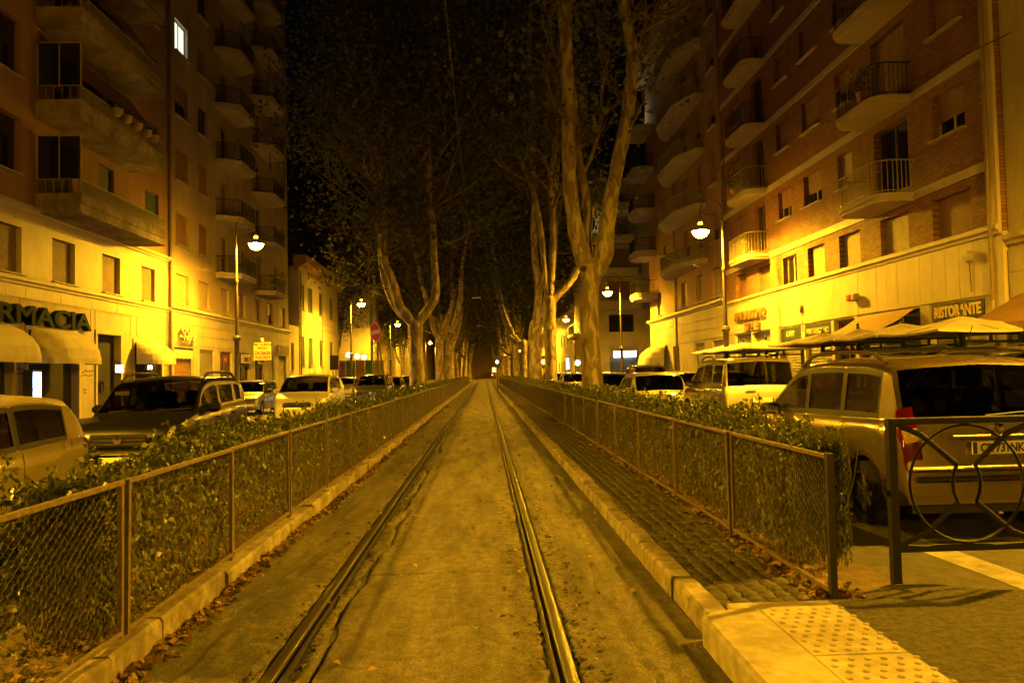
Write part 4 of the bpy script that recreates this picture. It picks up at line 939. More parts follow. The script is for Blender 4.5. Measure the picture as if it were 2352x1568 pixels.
for (a, b, z0, z1, tx, sz, lb, mm) in ((19.4, 21.7, 2.66, 3.08, 'RISTORANTE', .40, 'dark green board with gilt letters RISTORANTE', M_gold), (28.2, 30.4, 2.56, 3.08, 'PINTURICCHIO', .29, 'dark green board with gilt letters PINTURICCHIO', M_gold), (30.9, 33.0, 2.56, 3.08, "CAFFE'", .30, 'dark green board with small gilt letters CAFFE', M_gold)):
    t = thing('shop_sign', lb, 'sign', (12.5, (a + b) / 2, (z0 + z1) / 2), R(-90)); MB().cbox((0, .03, 0), (b - a - .02, .06, z1 - z0), .01).build('board', M_green, t)
    text('lettering', tx, sz, mm, t, (0, -.02, 0), (R(90), 0, 0), .012, .008 if sz < .35 else .014, fit={'R': 2.05, 'P': 2.0, 'C': .85}[tx[0]])
M_gold2 = mat('dark_gilt', (0.20, 0.12, 0.035), 0.6, 0.2, 10)  # gilt darkened so the letters stay legible on the overexposed wall
t = thing('shop_sign', 'raised gilt letters PINTURICCHIO STYLE on the stone cladding', 'sign', (12.44, 36.45, 3.86), R(-90))
text('lettering', 'PINTURICCHIO', .56, M_gold2, t, (0, -.1, .07), (R(90), 0, 0), .03, .018, fit=4.3); text('lettering', 'STYLE', .56, M_gold2, t, (.25, -.1, -.48), (R(90), 0, 0), .03, .018, fit=1.95)
MB().box(-1.9, 1.9, -.1, -.07, -.14, -.12).box(-.6, 1.1, -.1, -.07, -.69, -.67).build('rail', M_black, t)
for k, (Y, z) in enumerate(((19.8, 4.2), (26.0, 3.75), (30.6, 3.75))):
    t = thing('wall_lamp' if k else 'alarm_siren', ['round siren box high on the stone cladding above RISTORANTE', 'pair of small floodlights on the stone cladding', 'small bell shaped wall box on the stone cladding'][k], 'wall fitting', (12.45, Y, z), R(-90))
    if k == 1:
        for x in (-.16, .16): MB().cbox((x, -.16, 0), (.22, .2, .22), .03).build('head', M_hood if x > 0 else M_red, t)
        MB().tube([(-.2, -.03, 0), (.2, -.03, 0)], .03, 6).build('bracket', M_black, t)
    else:
        MB().lathe([(0, -.14), (.13, -.13), (.16, -.08), (.16, -.01), (0, 0)], (0, 0, 0), 12, 'y').build('body', M_hood, t, True); MB().tube([(0, -.03, -.12), (.02, -.02, -.9)], .012, 5).build('cable', M_black, t)
# neighbour at the right edge
Gb = building('apartment_house', 'plain plastered house with a brown awning next to the brick house', 12.62, 18.55, R(-90), 20, 25, 10, M_ochre)
gh = [(u, u + 1.4, z, z + 1.6) for u in (1.2, 4.6, 8.5, 12.5) for z in (5.1, 8.2, 11.3, 14.4, 17.5)] + [(1.0, 3.6, .1, 3.0), (5, 8, .1, 3.0)]
wall(Gb, 0, 20, -.1, 25, gh, M_trav); belt(Gb, 0, 20, 4.3, 4.55, .14, M_trav)
for h in gh[:-2]: window(Gb, *h, 'shutter', M_wood, M_frd)
for h in gh[-2:]: shutter_door(Gb, h[0], h[1], 3.0)
flat_awning(Gb, .4, 4.2, 2.35, 3.1, 1.5, M_canvd)
panels(Gb, 0.02, 1.0, .14, 4.2, 1.0, M_trav, y=-.05, th=.05, h=.6)

# ------------------------------------------------------------------ right: house with the curved corner balconies
YH = 59.2; H_ = building('apartment_house', 'ochre corner house with chamfered long balconies and rounded roof edge', 12.55, YH, R(-90), 18.7, 23.3, 12, M_cream); U = RU(YH); LH = 18.7
hf = [(U(b), U(a), 5.35, 6.9) for a, b in ((41.6, 43.0), (44.9, 46.3), (48.4, 49.8), (55.4, 56.8))]
hu = [(U(b), U(a), z, z + 1.7) for a, b in ((41.4, 42.8), (44.5, 45.8), (47.4, 48.8), (53.2, 54.4)) for z in (8.3, 11.4, 14.5, 17.6, 20.4)]
hs = [(U(b), U(a), .1, 3.0) for a, b in ((41.3, 43.3), (44.8, 47.0), (50.8, 52.4), (54.6, 57.4))]
wall(H_, 0, LH, -.1, 5.0, hs, M_trav, depth=.35); wall(H_, 0, LH, 5.0, 23.3, hf + hu, M_ochre)
belt(H_, -.3, LH, 4.86, 5.12, .25, M_trav2); MB().prism([(.1, 23.0), (-.6, 23.05), (-1.3, 23.3), (-1.4, 23.7), (.3, 23.8)], -1.2, LH, 'x').build('eaves', M_cream, H_)
for h in hf: window(H_, *h, 'shutter', M_wood2, M_frd, y=.2)
for h in hu: window(H_, *h, rnd.choice(['shutter', 'half']), M_wood, M_frd, y=.18, frac=.6)
for j, z in enumerate((3.15, 3.72, 4.28)): MB().box(0, LH, -.04, .0, z, z + .53).build('stone_course', M_trav, H_)
for k in range(5):
    balcony(H_, U(52.2), U(43.6), 7.35 + 3.1 * k, 1.3, M_slabw, .9, chamfer=2.2, rm=M_railg, thick=.28)
    o = balcony(H_, -.9, 2.6, 6.6 + 3.05 * k, 1.5, M_slabw, .9, rnd_r=.8, rm=M_black, thick=.45)
pipe(H_, 8.2, 0, 23); pipe(H_, LH - .15, 0, 23)
for h in hs[:2]: shutter_door(H_, h[0], h[1], 3.0)
door(H_, hs[2][0], hs[2][1], 3.0); shutter_door(H_, hs[3][0], hs[3][1], 3.0, M_shutd)
hood_awning(H_, U(57.8), U(53.4), 1.75, 3.2, 1.5)
t = thing('balcony_lamp', 'bright white lamp on the top corner balcony of the ochre house', 'lamp', (11.35, 59.3, 19.9), 0)
MB().lathe([(0, -.14), (.1, -.1), (.14, 0), (.1, .1), (0, .14)], (0, 0, .3), 10).build('globe', emit('balcony_bulb', (1.0, 1.0, 0.62), 60), t, True); MB().tube([(0, 0, -.2), (0, 0, .2)], .03, 6).build('stem', M_black, t)

# ------------------------------------------------------------------ right: beyond the side street
I_ = building('apartment_house', 'stepped apartment house facing the crossing, over the blue lit garage', 10.0, 75, 0, 26, 19.2, 12, M_cream); 
ih = [(u, u + w_, z, z + 1.75) for u, w_ in ((1.9, 2.1), (6.2, 1.0), (9.0, 1.5)) for z in (8.2, 11.3, 14.4, 16.6)] + [(1.9, 4.3, 5.1, 6.8), (6.0, 6.8, 5.1, 6.8), (1.9, 4.7, .1, 3.75)]
wall(I_, 0, 26, -.1, 19.2, ih, M_trav)
for h in ih[:-3]: window(I_, *h, 'shutter', M_wood, M_frd, sill=False)
for h in ih[-3:-1]: window(I_, *h, 'glass', M_wood, M_frd, sill=False)
shutter_door(I_, 1.9, 4.7, 2.7, M_shutd, y=.2)
for k in range(4): balcony(I_, -.5, 5.4 - .3 * k, 7.2 + 3.1 * k, 1.4, M_pale, .8, chamfer=.5, rm=M_railg, thick=.75)
MB().box(-.6, 6.0, -1.5, .3, 19.21, 19.5).build('eaves', M_pale, I_)
for j in range(8): MB().box(0, 26, -.03, .0, 3.9 + j * .42, 4.29 + j * .42).build('stone_course', M_trav, I_) if j < 3 else None
t = thing('light_box', 'long blue white fluorescent box over the garage door', 'light box', (13.3, 74.86, 3.05), 0)
MB().cbox((0, 0, 0), (2.3, .24, .62), .03).build('case', M_shutd, t); MB().box(-1.08, 1.08, -.135, -.122, -.26, .26).build('tube_panel', emit('garage_light', (0.62, 0.86, 1.0), 10), t); MB().box(-1.05, 1.05, -.10, .10, -.325, -.312).build('tube_panel', MATS['garage_light'], t)
t = thing('balcony_lamp', 'warm white lamp lighting the third floor balcony of the stepped house', 'lamp', (10.55, 74.2, 15.2), 0)
MB().lathe([(0, -.09), (.09, -.05), (.09, .05), (0, .09)], (0, 0, 0), 10).build('globe', emit('balcony_bulb2', (1.0, 0.9, 0.45), 60), t, True); MB().box(-.03, .03, 0, .8, .08, .12).build('bracket', M_black, t)
r = np.random.default_rng(3); P = r.normal(0, 1, (420, 3)) * np.array([.9, .3, .32]) + np.array([12.6, 73.7, 14.6]); V, F, tone = leaf_cloud(P, np.tile([0., -1, .4], (420, 1)), .22, .9, .3, .5, 8)
link('balcony_plants', np_mesh('balcony_plants', V, F, M_leaf, False, tone), label='leafy plants filling the lit third floor balcony', category='plants')
J_ = building('apartment_house', 'long yellow lit house continuing the right side beyond the crossing', 11.0, 135, R(-90), 59, 9.0, 10, M_pale)
jh = [(u, u + 1.5, z, z + 1.9) for u in range(2, 57, 4) for z in (.9, 4.9)]
wall(J_, 0, 59, -.1, 9.0, jh, M_trav2); belt(J_, 0, 59, 8.8, 9.15, .3, M_trav2)
for h in jh: window(J_, *h, 'glass', M_wood, M_frd, sill=False)
balcony(J_, 46, 52, 5.0, 1.6, M_slabw, .9, thick=.5, rm=M_black)
t = thing('light_box', 'pair of white lit shop windows low on the far yellow house', 'light box', (10.9, 103, 2.4), R(-90))
for x in (-.6, .6): MB().box(x - .5, x + .5, -.12, -.02, -.6, .8).build('pane', emit('far_shop', (0.9, 0.92, 1.0), 7), t)
MB().box(-1.3, 1.3, -.02, .1, -.8, 1.0).build('case', M_shutd, t)
K_ = building('apartment_house', 'dim house closing the far end of the avenue', -14, 238, 0, 30, 12, 8, M_cream)
J2 = building('apartment_house', 'farthest house closing the right side of the avenue', 13, 262, R(-90), 120, 18, 10, M_cream)

# ------------------------------------------------------------------ restaurant umbrellas
M_umb = mat('umbrella_canvas', (0.42, 0.36, 0.25), 0.9, 0.2, 3, 0.2, 60); M_umg = mat('umbrella_frame', (0.02, 0.05, 0.04), 0.4, 0.2, 10)
um = {}
s = 1.28; q = 12
ed = []
for i in range(4):
    a, b = [(-s, -s), (s, -s), (s, s), (-s, s)][i], [(-s, -s), (s, -s), (s, s), (-s, s)][(i + 1) % 4]
    for k in range(6): f = k / 6; sag = -.05 * math.sin(math.pi * f); ed.append((a[0] + (b[0] - a[0]) * f, a[1] + (b[1] - a[1]) * f, 2.19 + sag))
rows = [[(x * f, y * f, 2.54 - (2.54 - z) * f ** .9 - .02 * math.sin(math.pi * f)) for x, y, z in ed + ed[:1]] for f in (.02, .3, .6, .85, 1.0)] + [[(x, y, z - .05) for x, y, z in ed + ed[:1]]]
um['canopy'] = MB().grid(rows).mesh('canopy', M_umb)
um['finial'] = MB().lathe([(.03, 2.52), (.05, 2.56), (.03, 2.6), (.045, 2.65), (.0, 2.71)], n=10).mesh('finial', M_umg, True)
um['hub'] = MB().lathe([(.04, 1.78), (.07, 1.85), (.06, 2.2), (.09, 2.3), (.04, 2.5)], n=10).mesh('hub', M_umg, True)
um['arm'] = MB().box(-.03, .03, 0, 1.32, 1.90, 1.96).box(-.03, .03, 0, 1.32, 2.08, 2.13).box(-.03, .03, .62, .67, 1.96, 2.08).mesh('arm', M_umg)
um['post'] = MB().box(-.05, .05, 1.30, 1.42, 0, 2.16).mesh('post', M_umg)
um['base'] = MB().cbox((0, 1.2, .04), (.9, .9, .08), .01).mesh('base', M_umg)
rib = MB()
for x, y in ((-1, -1), (1, -1), (1, 1), (-1, 1), (0, -1), (1, 0), (0, 1), (-1, 0)): rib.tube([(x * .08, y * .08, 2.44), (x * s * .97, y * s * .97, 2.15)], .012, 5)
um['ribs'] = rib.mesh('ribs', M_umg)
for i, px in enumerate((2209, 2073, 1970, 1888, 1758, 1707, 1669)):
    Y = onx(px, 750, 10.55).y
    t = thing('cantilever_umbrella', ['cream cantilever umbrella under the RISTORANTE board', 'cream cantilever umbrella before the tan awning', 'cream cantilever umbrella at the far end of the tan awning', 'cream cantilever umbrella before the PINTURICCHIO board', "cream cantilever umbrella between the CAFFE board and the STYLE letters", 'cream cantilever umbrella under the STYLE letters', 'cream cantilever umbrella standing beside the lamp post, last of the row'][i], 'umbrella', (10.55, Y, .14), R(-90) + rnd.uniform(-.04, .04), 'restaurant umbrellas')
    for k, me in um.items(): link(k, me, t)
    t.scale.z = .945
# ================================================================== cars
M_tyre = mat('tyre', (0.015, 0.014, 0.013), 0.85, 0.2, 20); M_rim = mat('alloy_rim', (0.42, 0.40, 0.36), 0.35, 0.1, 10, metal=0.8)
M_trim = mat('black_trim', (0.015, 0.014, 0.013), 0.45, 0.2, 20); M_chrome = mat('chrome', (0.7, 0.68, 0.62), 0.12, 0.05, 5, metal=1.0)
M_glass = glass_car('car_glass', 0.22); M_seat = mat('seat_cloth', (0.045, 0.04, 0.035), 0.9, 0.2, 20); M_cab = mat('cabin', (0.03, 0.027, 0.024), 0.9, 0.2, 8)
M_tail = mat('tail_lens', (0.12, 0.004, 0.003), 0.12, 0.3, 60, coat=1.0, spec=0.8); M_headl = mat('head_lens', (0.50, 0.46, 0.36), 0.12, 0.2, 30, 0.5, 60, coat=1.0, metal=0.4)
M_amber = mat('clear_lens', (0.6, 0.42, 0.12), 0.15, 0.1, 20, 0.6, 90, coat=1.0, metal=0.3)
M_plate = mat('number_plate', (0.8, 0.77, 0.68), 0.5, 0.05, 8); M_blue = mat('plate_blue', (0.01, 0.02, 0.16), 0.5, 0.05, 8)
def paint(name, c, metal=0.35): return mat('paint_' + name, c, 0.27, 0.04, 1.5, coat=1.0 if max(c) > .06 else .3, metal=metal, spec=0.35)
def lerp(a, b, t): return a + (b - a) * t
def curve(keys, s):
    for (a, x), (b, y) in zip(keys, keys[1:]):
        if s <= b: return x if s <= a else lerp(x, y, (s - a) / (b - a)) if b > a else y
    return keys[-1][1]
def smooth(keys, s):
    """cubic through the keys (monotone per span)"""
    n = len(keys)
    for i in range(n - 1):
        a, b = keys[i], keys[i + 1]
        if s <= b[0] or i == n - 2:
            t = min(1, max(0, (s - a[0]) / max(1e-6, b[0] - a[0]))); d = b[0] - a[0]
            def slope(k):
                if k <= 0 or k >= n - 1: return (keys[min(k + 1, n - 1)][1] - keys[max(k - 1, 0)][1]) / max(1e-6, keys[min(k + 1, n - 1)][0] - keys[max(k - 1, 0)][0])
                l = (keys[k][1] - keys[k - 1][1]) / max(1e-6, keys[k][0] - keys[k - 1][0]); r_ = (keys[k + 1][1] - keys[k][1]) / max(1e-6, keys[k + 1][0] - keys[k][0])
                return 0 if l * r_ <= 0 else 2 * l * r_ / (l + r_)
            m0, m1 = slope(i) * d, slope(i + 1) * d
            return (2 * t ** 3 - 3 * t * t + 1) * a[1] + (t ** 3 - 2 * t * t + t) * m0 + (-2 * t ** 3 + 3 * t * t) * b[1] + (t ** 3 - t * t) * m1
class Car:
    """body lofted from a side profile; s runs from the nose (0) to the tail (L); the car's local +Y is its tail, origin on the ground at mid length"""
    NR = 13
    def __init__(c, L, W, top, belt, cowl, head, rhead, rbelt, wheels, tr=.29, roofw=.80, sill=.24, plan=(.55, .86, .45, .90), wind=None, rr=.07):
        c.L, c.W, c.top, c.belt, c.cowl, c.head, c.rhead, c.rbelt, c.wh, c.tr, c.roofw, c.sill, c.plan, c.rr = L, W, top, belt, cowl, head, rhead, rbelt, wheels, tr, roofw, sill, plan, rr
        c.H = max(z for _, z in top); c.wind = wind or []
        ks = {0.0, L, cowl, head, rhead, rbelt, *[k[0] for k in top], *[k for w in c.wind for k in w]}
        for w in wheels: ks |= {w + (tr + .055) * q for q in (-1, -.98, -.9, -.7, -.4, 0, .4, .7, .9, .98, 1)}
        ks = sorted(k for k in ks if 0 <= k <= L); st = []
        for a, b in zip(ks, ks[1:]):
            n = max(1, int((b - a) / .09 + .5))
            st += [a + (b - a) * i / n for i in range(n)]
        c.st = [s for i, s in enumerate(st + [L]) if i == 0 or s - (st + [L])[i - 1] > 1e-4]
        c.rows = [c.section(s) for s in c.st]
    def section(c, s):
        f_d, f_w, r_d, r_w = c.plan; e = 0
        hw = c.W / 2
        if s < f_d: hw *= lerp(f_w, 1, 1 - (1 - s / f_d) ** 2.2)
        if s > c.L - r_d: hw *= lerp(r_w, 1, 1 - (1 - (c.L - s) / r_d) ** 2.2)
        zt = smooth(c.top, s); zb = curve(c.belt, s); zl = c.sill
        if s < .3: zl += .05 * (1 - s / .3)
        if s > c.L - .35: zl += .07 * (1 - (c.L - s) / .35)
        for w in c.wh:
            d = abs(s - w); ra = c.tr + .055
            if d < ra: zl = max(zl, c.tr + math.sqrt(ra * ra - d * d))
        zs = min(zb, zt - .035); zs = max(zs, zl + .02); gh = max(0.0, (zt - c.rr - zs)) / max(.2, c.H - c.rr - c.belt[0][1])
        hb = hw * .955; xr = hb - (hb - c.roofw * c.W / 2) * min(1, gh) if gh > 0 else hb
        zr = max(zs + .003, zt - c.rr * min(1, .35 + gh * 2)); f = .028; h = zr - zs
        def gl(t): return (lerp(hb, xr, t ** .9), lerp(zs, zr, t))
        a, b = min(.3, f / max(h, .03)), max(.7, 1 - .03 / max(h, .03))
        P = [(hw * .78, zl), (hw * .965, zl), (hw * .995, lerp(zl, zs, .22)), (hw * 1.0, lerp(zl, zs, .45)), (hw * .992, lerp(zl, zs, .78)), (hw * .975, zs - .02 * min(1, (zs - zl) * 4)), gl(0), gl(a), gl(b), gl(1),
             (xr - .045, lerp(zr, zt, .72)), (xr * .62, lerp(zr, zt, .95) + .008 * gh), (0.0, zt + .02 * gh + .012)]
        return [(x, s - c.L / 2, z) for x, z in P]
    def surf(c, s, v):
        """point of the skin at station s and fractional row v, right-hand side"""
        P = c.section(s); i = min(int(v), c.NR - 2); t = v - i; return Vector(P[i]).lerp(Vector(P[i + 1]), t)
    def patch(c, s0, s1, v0, v1, side, off=.006, ns=6, nv=5, shape=None):
        mb = MB(); rows = []
        for i in range(ns + 1):
            r_ = []
            for j in range(nv + 1):
                a, b = i / ns, j / nv
                if shape: a, b = shape(a, b)
                s, v = lerp(s0, s1, a), lerp(v0, v1, b); p = c.surf(s, v)
                d1 = c.surf(min(c.L, s + .02), v) - c.surf(max(0, s - .02), v); d2 = c.surf(s, min(c.NR - 1, v + .08)) - c.surf(s, max(0, v - .08))
                n = d1.cross(d2); n = n.normalized() if n.length > 1e-9 else Vector((1, 0, 0))
                if n.x < 0 and abs(n.x) > .3: n = -n
                if n.dot(Vector((p.x, p.y * .6, p.z - .5))) < 0: n = -n
                q = p + n * off; r_.append((q.x * side, q.y, q.z))
            rows.append(r_)
        mb.grid(rows); return mb
    def cls(c, i, j):
        """which part the face between stations i,i+1 and rows j,j+1 belongs to"""
        s = (c.st[i] + c.st[i + 1]) / 2
        if c.cowl + .03 < s < c.head - .01 and j >= 10: return 'windscreen'
        if c.rhead + .02 < s < c.rbelt - .02 and j >= 10: return 'rear_window'
        if j == 7:
            for k, (a, b) in enumerate(c.wind):
                if a < s < b: return 'side_window_%d' % k
            if c.wind and c.wind[0][0] < s < c.wind[-1][1]: return 'pillar_%d' % sum(w[1] < s for w in c.wind)
        return 'body'
    def build(c, t, pm, doors=(), seats=True, trim_low=None, roofm=None):
        parts = {}
        def P(k): return parts.setdefault(k, MB())
        n = len(c.st); nr = c.NR
        for sd in (1, -1):
            for i in range(n - 1):
                for j in range(nr - 1):
                    k = c.cls(i, j)
                    if k.startswith(('side', 'pillar')): k += 'R' if sd > 0 else 'L'
                    if k == 'body' and roofm and j >= 9 and c.head < (c.st[i] + c.st[i + 1]) / 2 < c.rhead: k = 'roof'
                    q = [c.rows[i][j], c.rows[i + 1][j], c.rows[i + 1][j + 1], c.rows[i][j + 1]]
                    off = .007 if k.startswith(('wind', 'rear', 'side')) else 0
                    q = [(x * sd - (sd * off if k.startswith('side') else 0), y, z - (off if not k.startswith('side') else 0)) for x, y, z in q]
                    if sd > 0: q = q[::-1]
                    P(k).add(q, [(0, 1, 2, 3)])
        for i in (0, n - 1):                       # nose and tail caps
            r_ = c.rows[i]; ring = [(x, y, z) for x, y, z in r_] + [(-x, y, z) for x, y, z in r_[::-1][1:]]
            P('body').add(ring, [tuple(range(len(ring))) if i else tuple(range(len(ring)))[::-1]])
        for k, mb in parts.items():
            nm = k.rsplit('_', 1)[0] if k.startswith(('side', 'pillar')) else k
            me = mb.mesh(nm, {'body': pm, 'roof': roofm or pm}.get(k, M_trim if nm == 'pillar' else M_glass))
            import bmesh
            bm = bmesh.new(); bm.from_mesh(me); bmesh.ops.remove_doubles(bm, verts=bm.verts, dist=.0008); bm.to_mesh(me); bm.free()
            me.polygons.foreach_set('use_smooth', [True] * len(me.polygons))
            try: me.set_sharp_from_angle(angle=R(48))
            except Exception: pass
            link(nm, me, t)
        # shut lines of the doors, rubber seals of the glazing
        for sd in (1, -1):
            for d in doors:
                mb = MB()
                for s in d: mb.grid([[tuple((c.surf(s + e, v) + Vector((.0025, 0, 0))) * 1) for e in (-.004, .004)] for v in [1.1 + .35 * k for k in range(15)]])
                mb.v = [(x * sd, y, z) for x, y, z in mb.v]; mb.build('door_gap', M_trim, t)
                h0 = d[1] - .20; p = c.surf(h0, 4.35)
                MB().cbox((sd * (p.x + .012), p.y, p.z), (.035, .16, .032), .012).build('door_handle', pm, t, True)
            for k, (a, b) in enumerate(c.wind):
                mb = MB(); ss = [a + (b - a) * i / 10 for i in range(11)]
                for v0, v1 in ((6.55, 7.1), (7.9, 8.4)): mb.grid([[tuple(c.surf(s, v) + Vector((.003, 0, 0))) for v in (v0, v1)] for s in ss])
                for s in (a, b): mb.grid([[tuple(c.surf(s + e, v) + Vector((.003, 0, 0))) for e in (-.014, .014)] for v in [6.6 + .2 * i for i in range(9)]])
                mb.v = [(x * sd, y, z) for x, y, z in mb.v]; mb.build('window_seal', M_trim, t)
        # floor pan and cabin
        MB().box(-c.W * .40, c.W * .40, -c.L * .46, c.L * .46, .20, .34).build('floor_pan', M_trim, t)
        for w in c.wh:
            for sd in (1, -1):
                x = sd * (c.W / 2 - .11); o = MB().lathe([(c.tr * .62, -.10), (c.tr * .93, -.10), (c.tr, -.06), (c.tr, .06), (c.tr * .93, .10), (c.tr * .62, .10)], (0, 0, 0), 24, 'x', cap=False).build('wheel', M_tyre, t, True, loc=(x, w - c.L / 2, c.tr))
                mb = MB(); mb.lathe([(c.tr * .66, -.05), (c.tr * .66, .05), (c.tr * .6, .06), (c.tr * .58, .0)], (0, 0, 0), 24, 'x', cap=False)
                for k in range(7):
                    a = 2 * math.pi * k / 7
                    mb.tube([(sd * .045, .03 * math.cos(a), .03 * math.sin(a)), (sd * .055, c.tr * .62 * math.cos(a), c.tr * .62 * math.sin(a))], [.035, .024], 6)
                mb.lathe([(0, sd * .07), (.045, sd * .06), (.05, 0)], (0, 0, 0), 10, 'x'); mb.build('rim', M_rim, o, True)
                MB().lathe([(c.tr * .55, 0), (0, 0)], (sd * .0, 0, 0), 16, 'x').build('brake_disc', M_trim, o)
                MB().lathe([(c.tr + .05, -.22), (c.tr + .05, .02), (.02, .02)] if sd < 0 else [(c.tr + .05, .22 - .22), (c.tr + .05, .0)], (x - sd * .12, w - c.L / 2, c.tr), 18, 'x').build('arch_liner', M_trim, t)
        if seats:
            zf = .34
            for y, n_ in ((c.head + .45, 2), (c.head + 1.28, 3)):
                if y > c.L - .35: continue
                for k in range(n_):
                    x = (-.36, .36)[k] if n_ == 2 else (-.42, 0, .42)[k]; w_ = .48 if n_ == 2 else .40
                    mb = MB(); mb.cbox((x, y - c.L / 2 - .2, zf + .14), (w_, .52, .22), .06); mb.cbox((x, y - c.L / 2 + .08, zf + .48), (w_, .16, .62), .06); mb.cbox((x, y - c.L / 2 + .11, zf + .88), (.26, .10, .18), .05)
                    mb.build('seat', M_seat, t)
            MB().cbox((0, c.cowl + .28 - c.L / 2, c.belt[0][1] - .10), (c.W * .80, .42, .22), .06).build('dashboard', M_cab, t)
            MB().tube([(-.36 + .18 * math.cos(a), c.cowl + .56 - c.L / 2 + .05 * math.sin(a), c.belt[0][1] + .0 + .17 * math.sin(a)) for a in [k * 2 * math.pi / 20 for k in range(21)]], .014, 6, False).build('steering_wheel', M_trim, t)
        return t
    def mirrors(c, t, m, s=None, z=None, cap=None):
        s = s or c.cowl + .42; p = c.surf(s, 6.6)
        for sd in (1, -1):
            o = MB().cbox((sd * (p.x + .115), p.y + .02, p.z + .05), (.21, .10, .145), .045).build('mirror', cap or m, t, True)
            MB().cbox((sd * (p.x + .115), p.y + .073, p.z + .05), (.17, .006, .11), .002).build('mirror_glass', M_chrome, o); MB().cbox((sd * (p.x + .02), p.y, p.z), (.06, .06, .04), .01).build('bracket', M_trim, o)
    def plate(c, t, tx, front, z, y=None, blue=True):
        y = (y if y is not None else (-c.L / 2 - .012 if front else c.L / 2 + .012)); d = -1 if front else 1; rz = 0 if front else math.pi
        o = MB().cbox((0, 0, 0), (.52, .014, .115), .004).build('number_plate', M_plate, t, loc=(0, y, z)); o.rotation_euler.z = rz
        if tx: text('lettering', tx, .105, M_let, o, (0, -.0085, -.002), (R(90), 0, 0), .001, .004, fit=.39)
        for x in (-.238, .238): MB().box(x - .018, x + .018, -.0085, -.007, -.052, .052).build('band', M_blue, o)
    def lamp(c, t, name, m, s0, s1, v0, v1, off=.007, shape=None, **kw):
        os = []
        for sd in (1, -1): os.append(c.patch(s0, s1, v0, v1, sd, off, shape=shape, **kw).build(name, m, t, True))
        return os
    def rails(c, t, m=None, s0=None, s1=None, v=10.0, h=.07, r=.016):
        s0, s1 = s0 or c.head + .1, s1 or c.rhead - .15
        for sd in (1, -1):
            pts = []
            for i in range(9):
                a = i / 8; p = c.surf(lerp(s0, s1, a), v); e = min(1, min(a, 1 - a) * 7); pts.append((sd * p.x, p.y, p.z + .01 + h * e))
            MB().tube(pts, r, 8).build('roof_rail', m or M_trim, t, True)
def antenna(t, x, y, z, l=.3): MB().tube([(x, y, z), (x, y + l * .5, z + l)], .005, 5).build('antenna', M_trim, t)
def grille(c, t, z0, z1, w, bars, y=-.006, m=None, bm_=None):
    o = MB().cbox((0, -c.L / 2 + y, (z0 + z1) / 2), (w, .02, z1 - z0), .008).build('grille', m or M_trim, t)
    for k in range(bars):
        z = lerp(z0, z1, (k + .7) / (bars + .4)); MB().cbox((0, -c.L / 2 + y - .014, z), (w * .97, .014, .016), .004).build('bar', bm_ or M_chrome, o)
    return o
def car_thing(label, x, y, yaw, group='cars parked along the street'):
    """yaw 0: nose towards the camera (-Y)"""
    return thing('parked_car', label, 'car', (x, y, 0), R(yaw), group)

# gold people carrier on the right, tail to the camera
P_gold = paint('gold', (0.20, 0.155, 0.085), .7)
ZA = Car(4.32, 1.76, [(0, .52), (.06, .64), (.20, .74), (.95, .98), (1.02, 1.01), (1.55, 1.38), (1.98, 1.575), (2.6, 1.63), (3.5, 1.615), (3.98, 1.55), (4.04, 1.52), (4.22, 1.06), (4.27, .94), (4.30, .68), (4.312, .62), (4.32, .56)],
         [(0, .70), (1.0, .97), (4.32, 1.04)], 1.0, 1.98, 4.0, 4.235, (.87, 3.57), .31, .82, .24, (.8, .80, .26, .95), [(1.28, 2.22), (2.28, 3.10), (3.16, 3.86)])
t = car_thing('gold people carrier with roof bars and plate CR 731NK behind the black barrier', 4.42, 6.72 + 2.16, 180)
t.scale.z = .965; ZA.build(t, P_gold, doors=((1.3, 2.25), (2.25, 3.13)))
ZA.mirrors(t, M_trim); ZA.plate(t, 'CR 731NK', False, .80, y=2.16 + .012)
ZA.lamp(t, 'tail_light', M_tail, 4.18, 4.296, 4.4, 10.32, .010, ns=10, nv=8); ZA.lamp(t, 'tail_lens_clear', M_amber, 4.255, 4.28, 5.2, 10.28, .016)
ZA.rails(t, P_gold, 1.95, 3.85, 10, .075, .02)
for s in (2.35, 3.3): MB().box(-.66, .66, s - 2.16 - .03, s - 2.16 + .03, 1.69, 1.72).build('cross_bar', M_trim, t)
MB().cbox((0, 2.15, .53), (1.5, .10, .05), .02).build('bumper_strip', M_trim, t, True); MB().cbox((0, 2.17, .62), (1.66, .05, .05), .02).build('bumper_lip', P_gold, t, True)
MB().cbox((0, 2.165, .90), (.85, .03, .035), .01).build('handle_strip', P_gold, t, True); MB().lathe([(0, .03), (.035, .028), (.04, 0)], (0, 2.14, .98), 12, 'y').build('emblem', M_chrome, t, True)
MB().tube([(.1, 2.12, 1.08), (-.42, 2.10, 1.12)], .010, 5).build('wiper', M_trim, t)
M_stick = mat('sticker', (0.13, 0.075, 0.045), 0.6, 0.6, 40)
for x in (.42, .60): MB().lathe([(0, .0), (.062, .0), (.062, .004), (0, .004)], (x, 1.985, 1.17), 14, 'y').build('sticker', M_stick, t)
for a, b in ((.60, .86), (.64, .90), (.69, .91), (.72, .86)): MB().lathe([(0, .006), (.016, .006), (.016, 0)], (a, 2.16, b), 8, 'y').build('paw_print', M_trim, t)
antenna(t, -.1, 1.55, 1.66, .25)

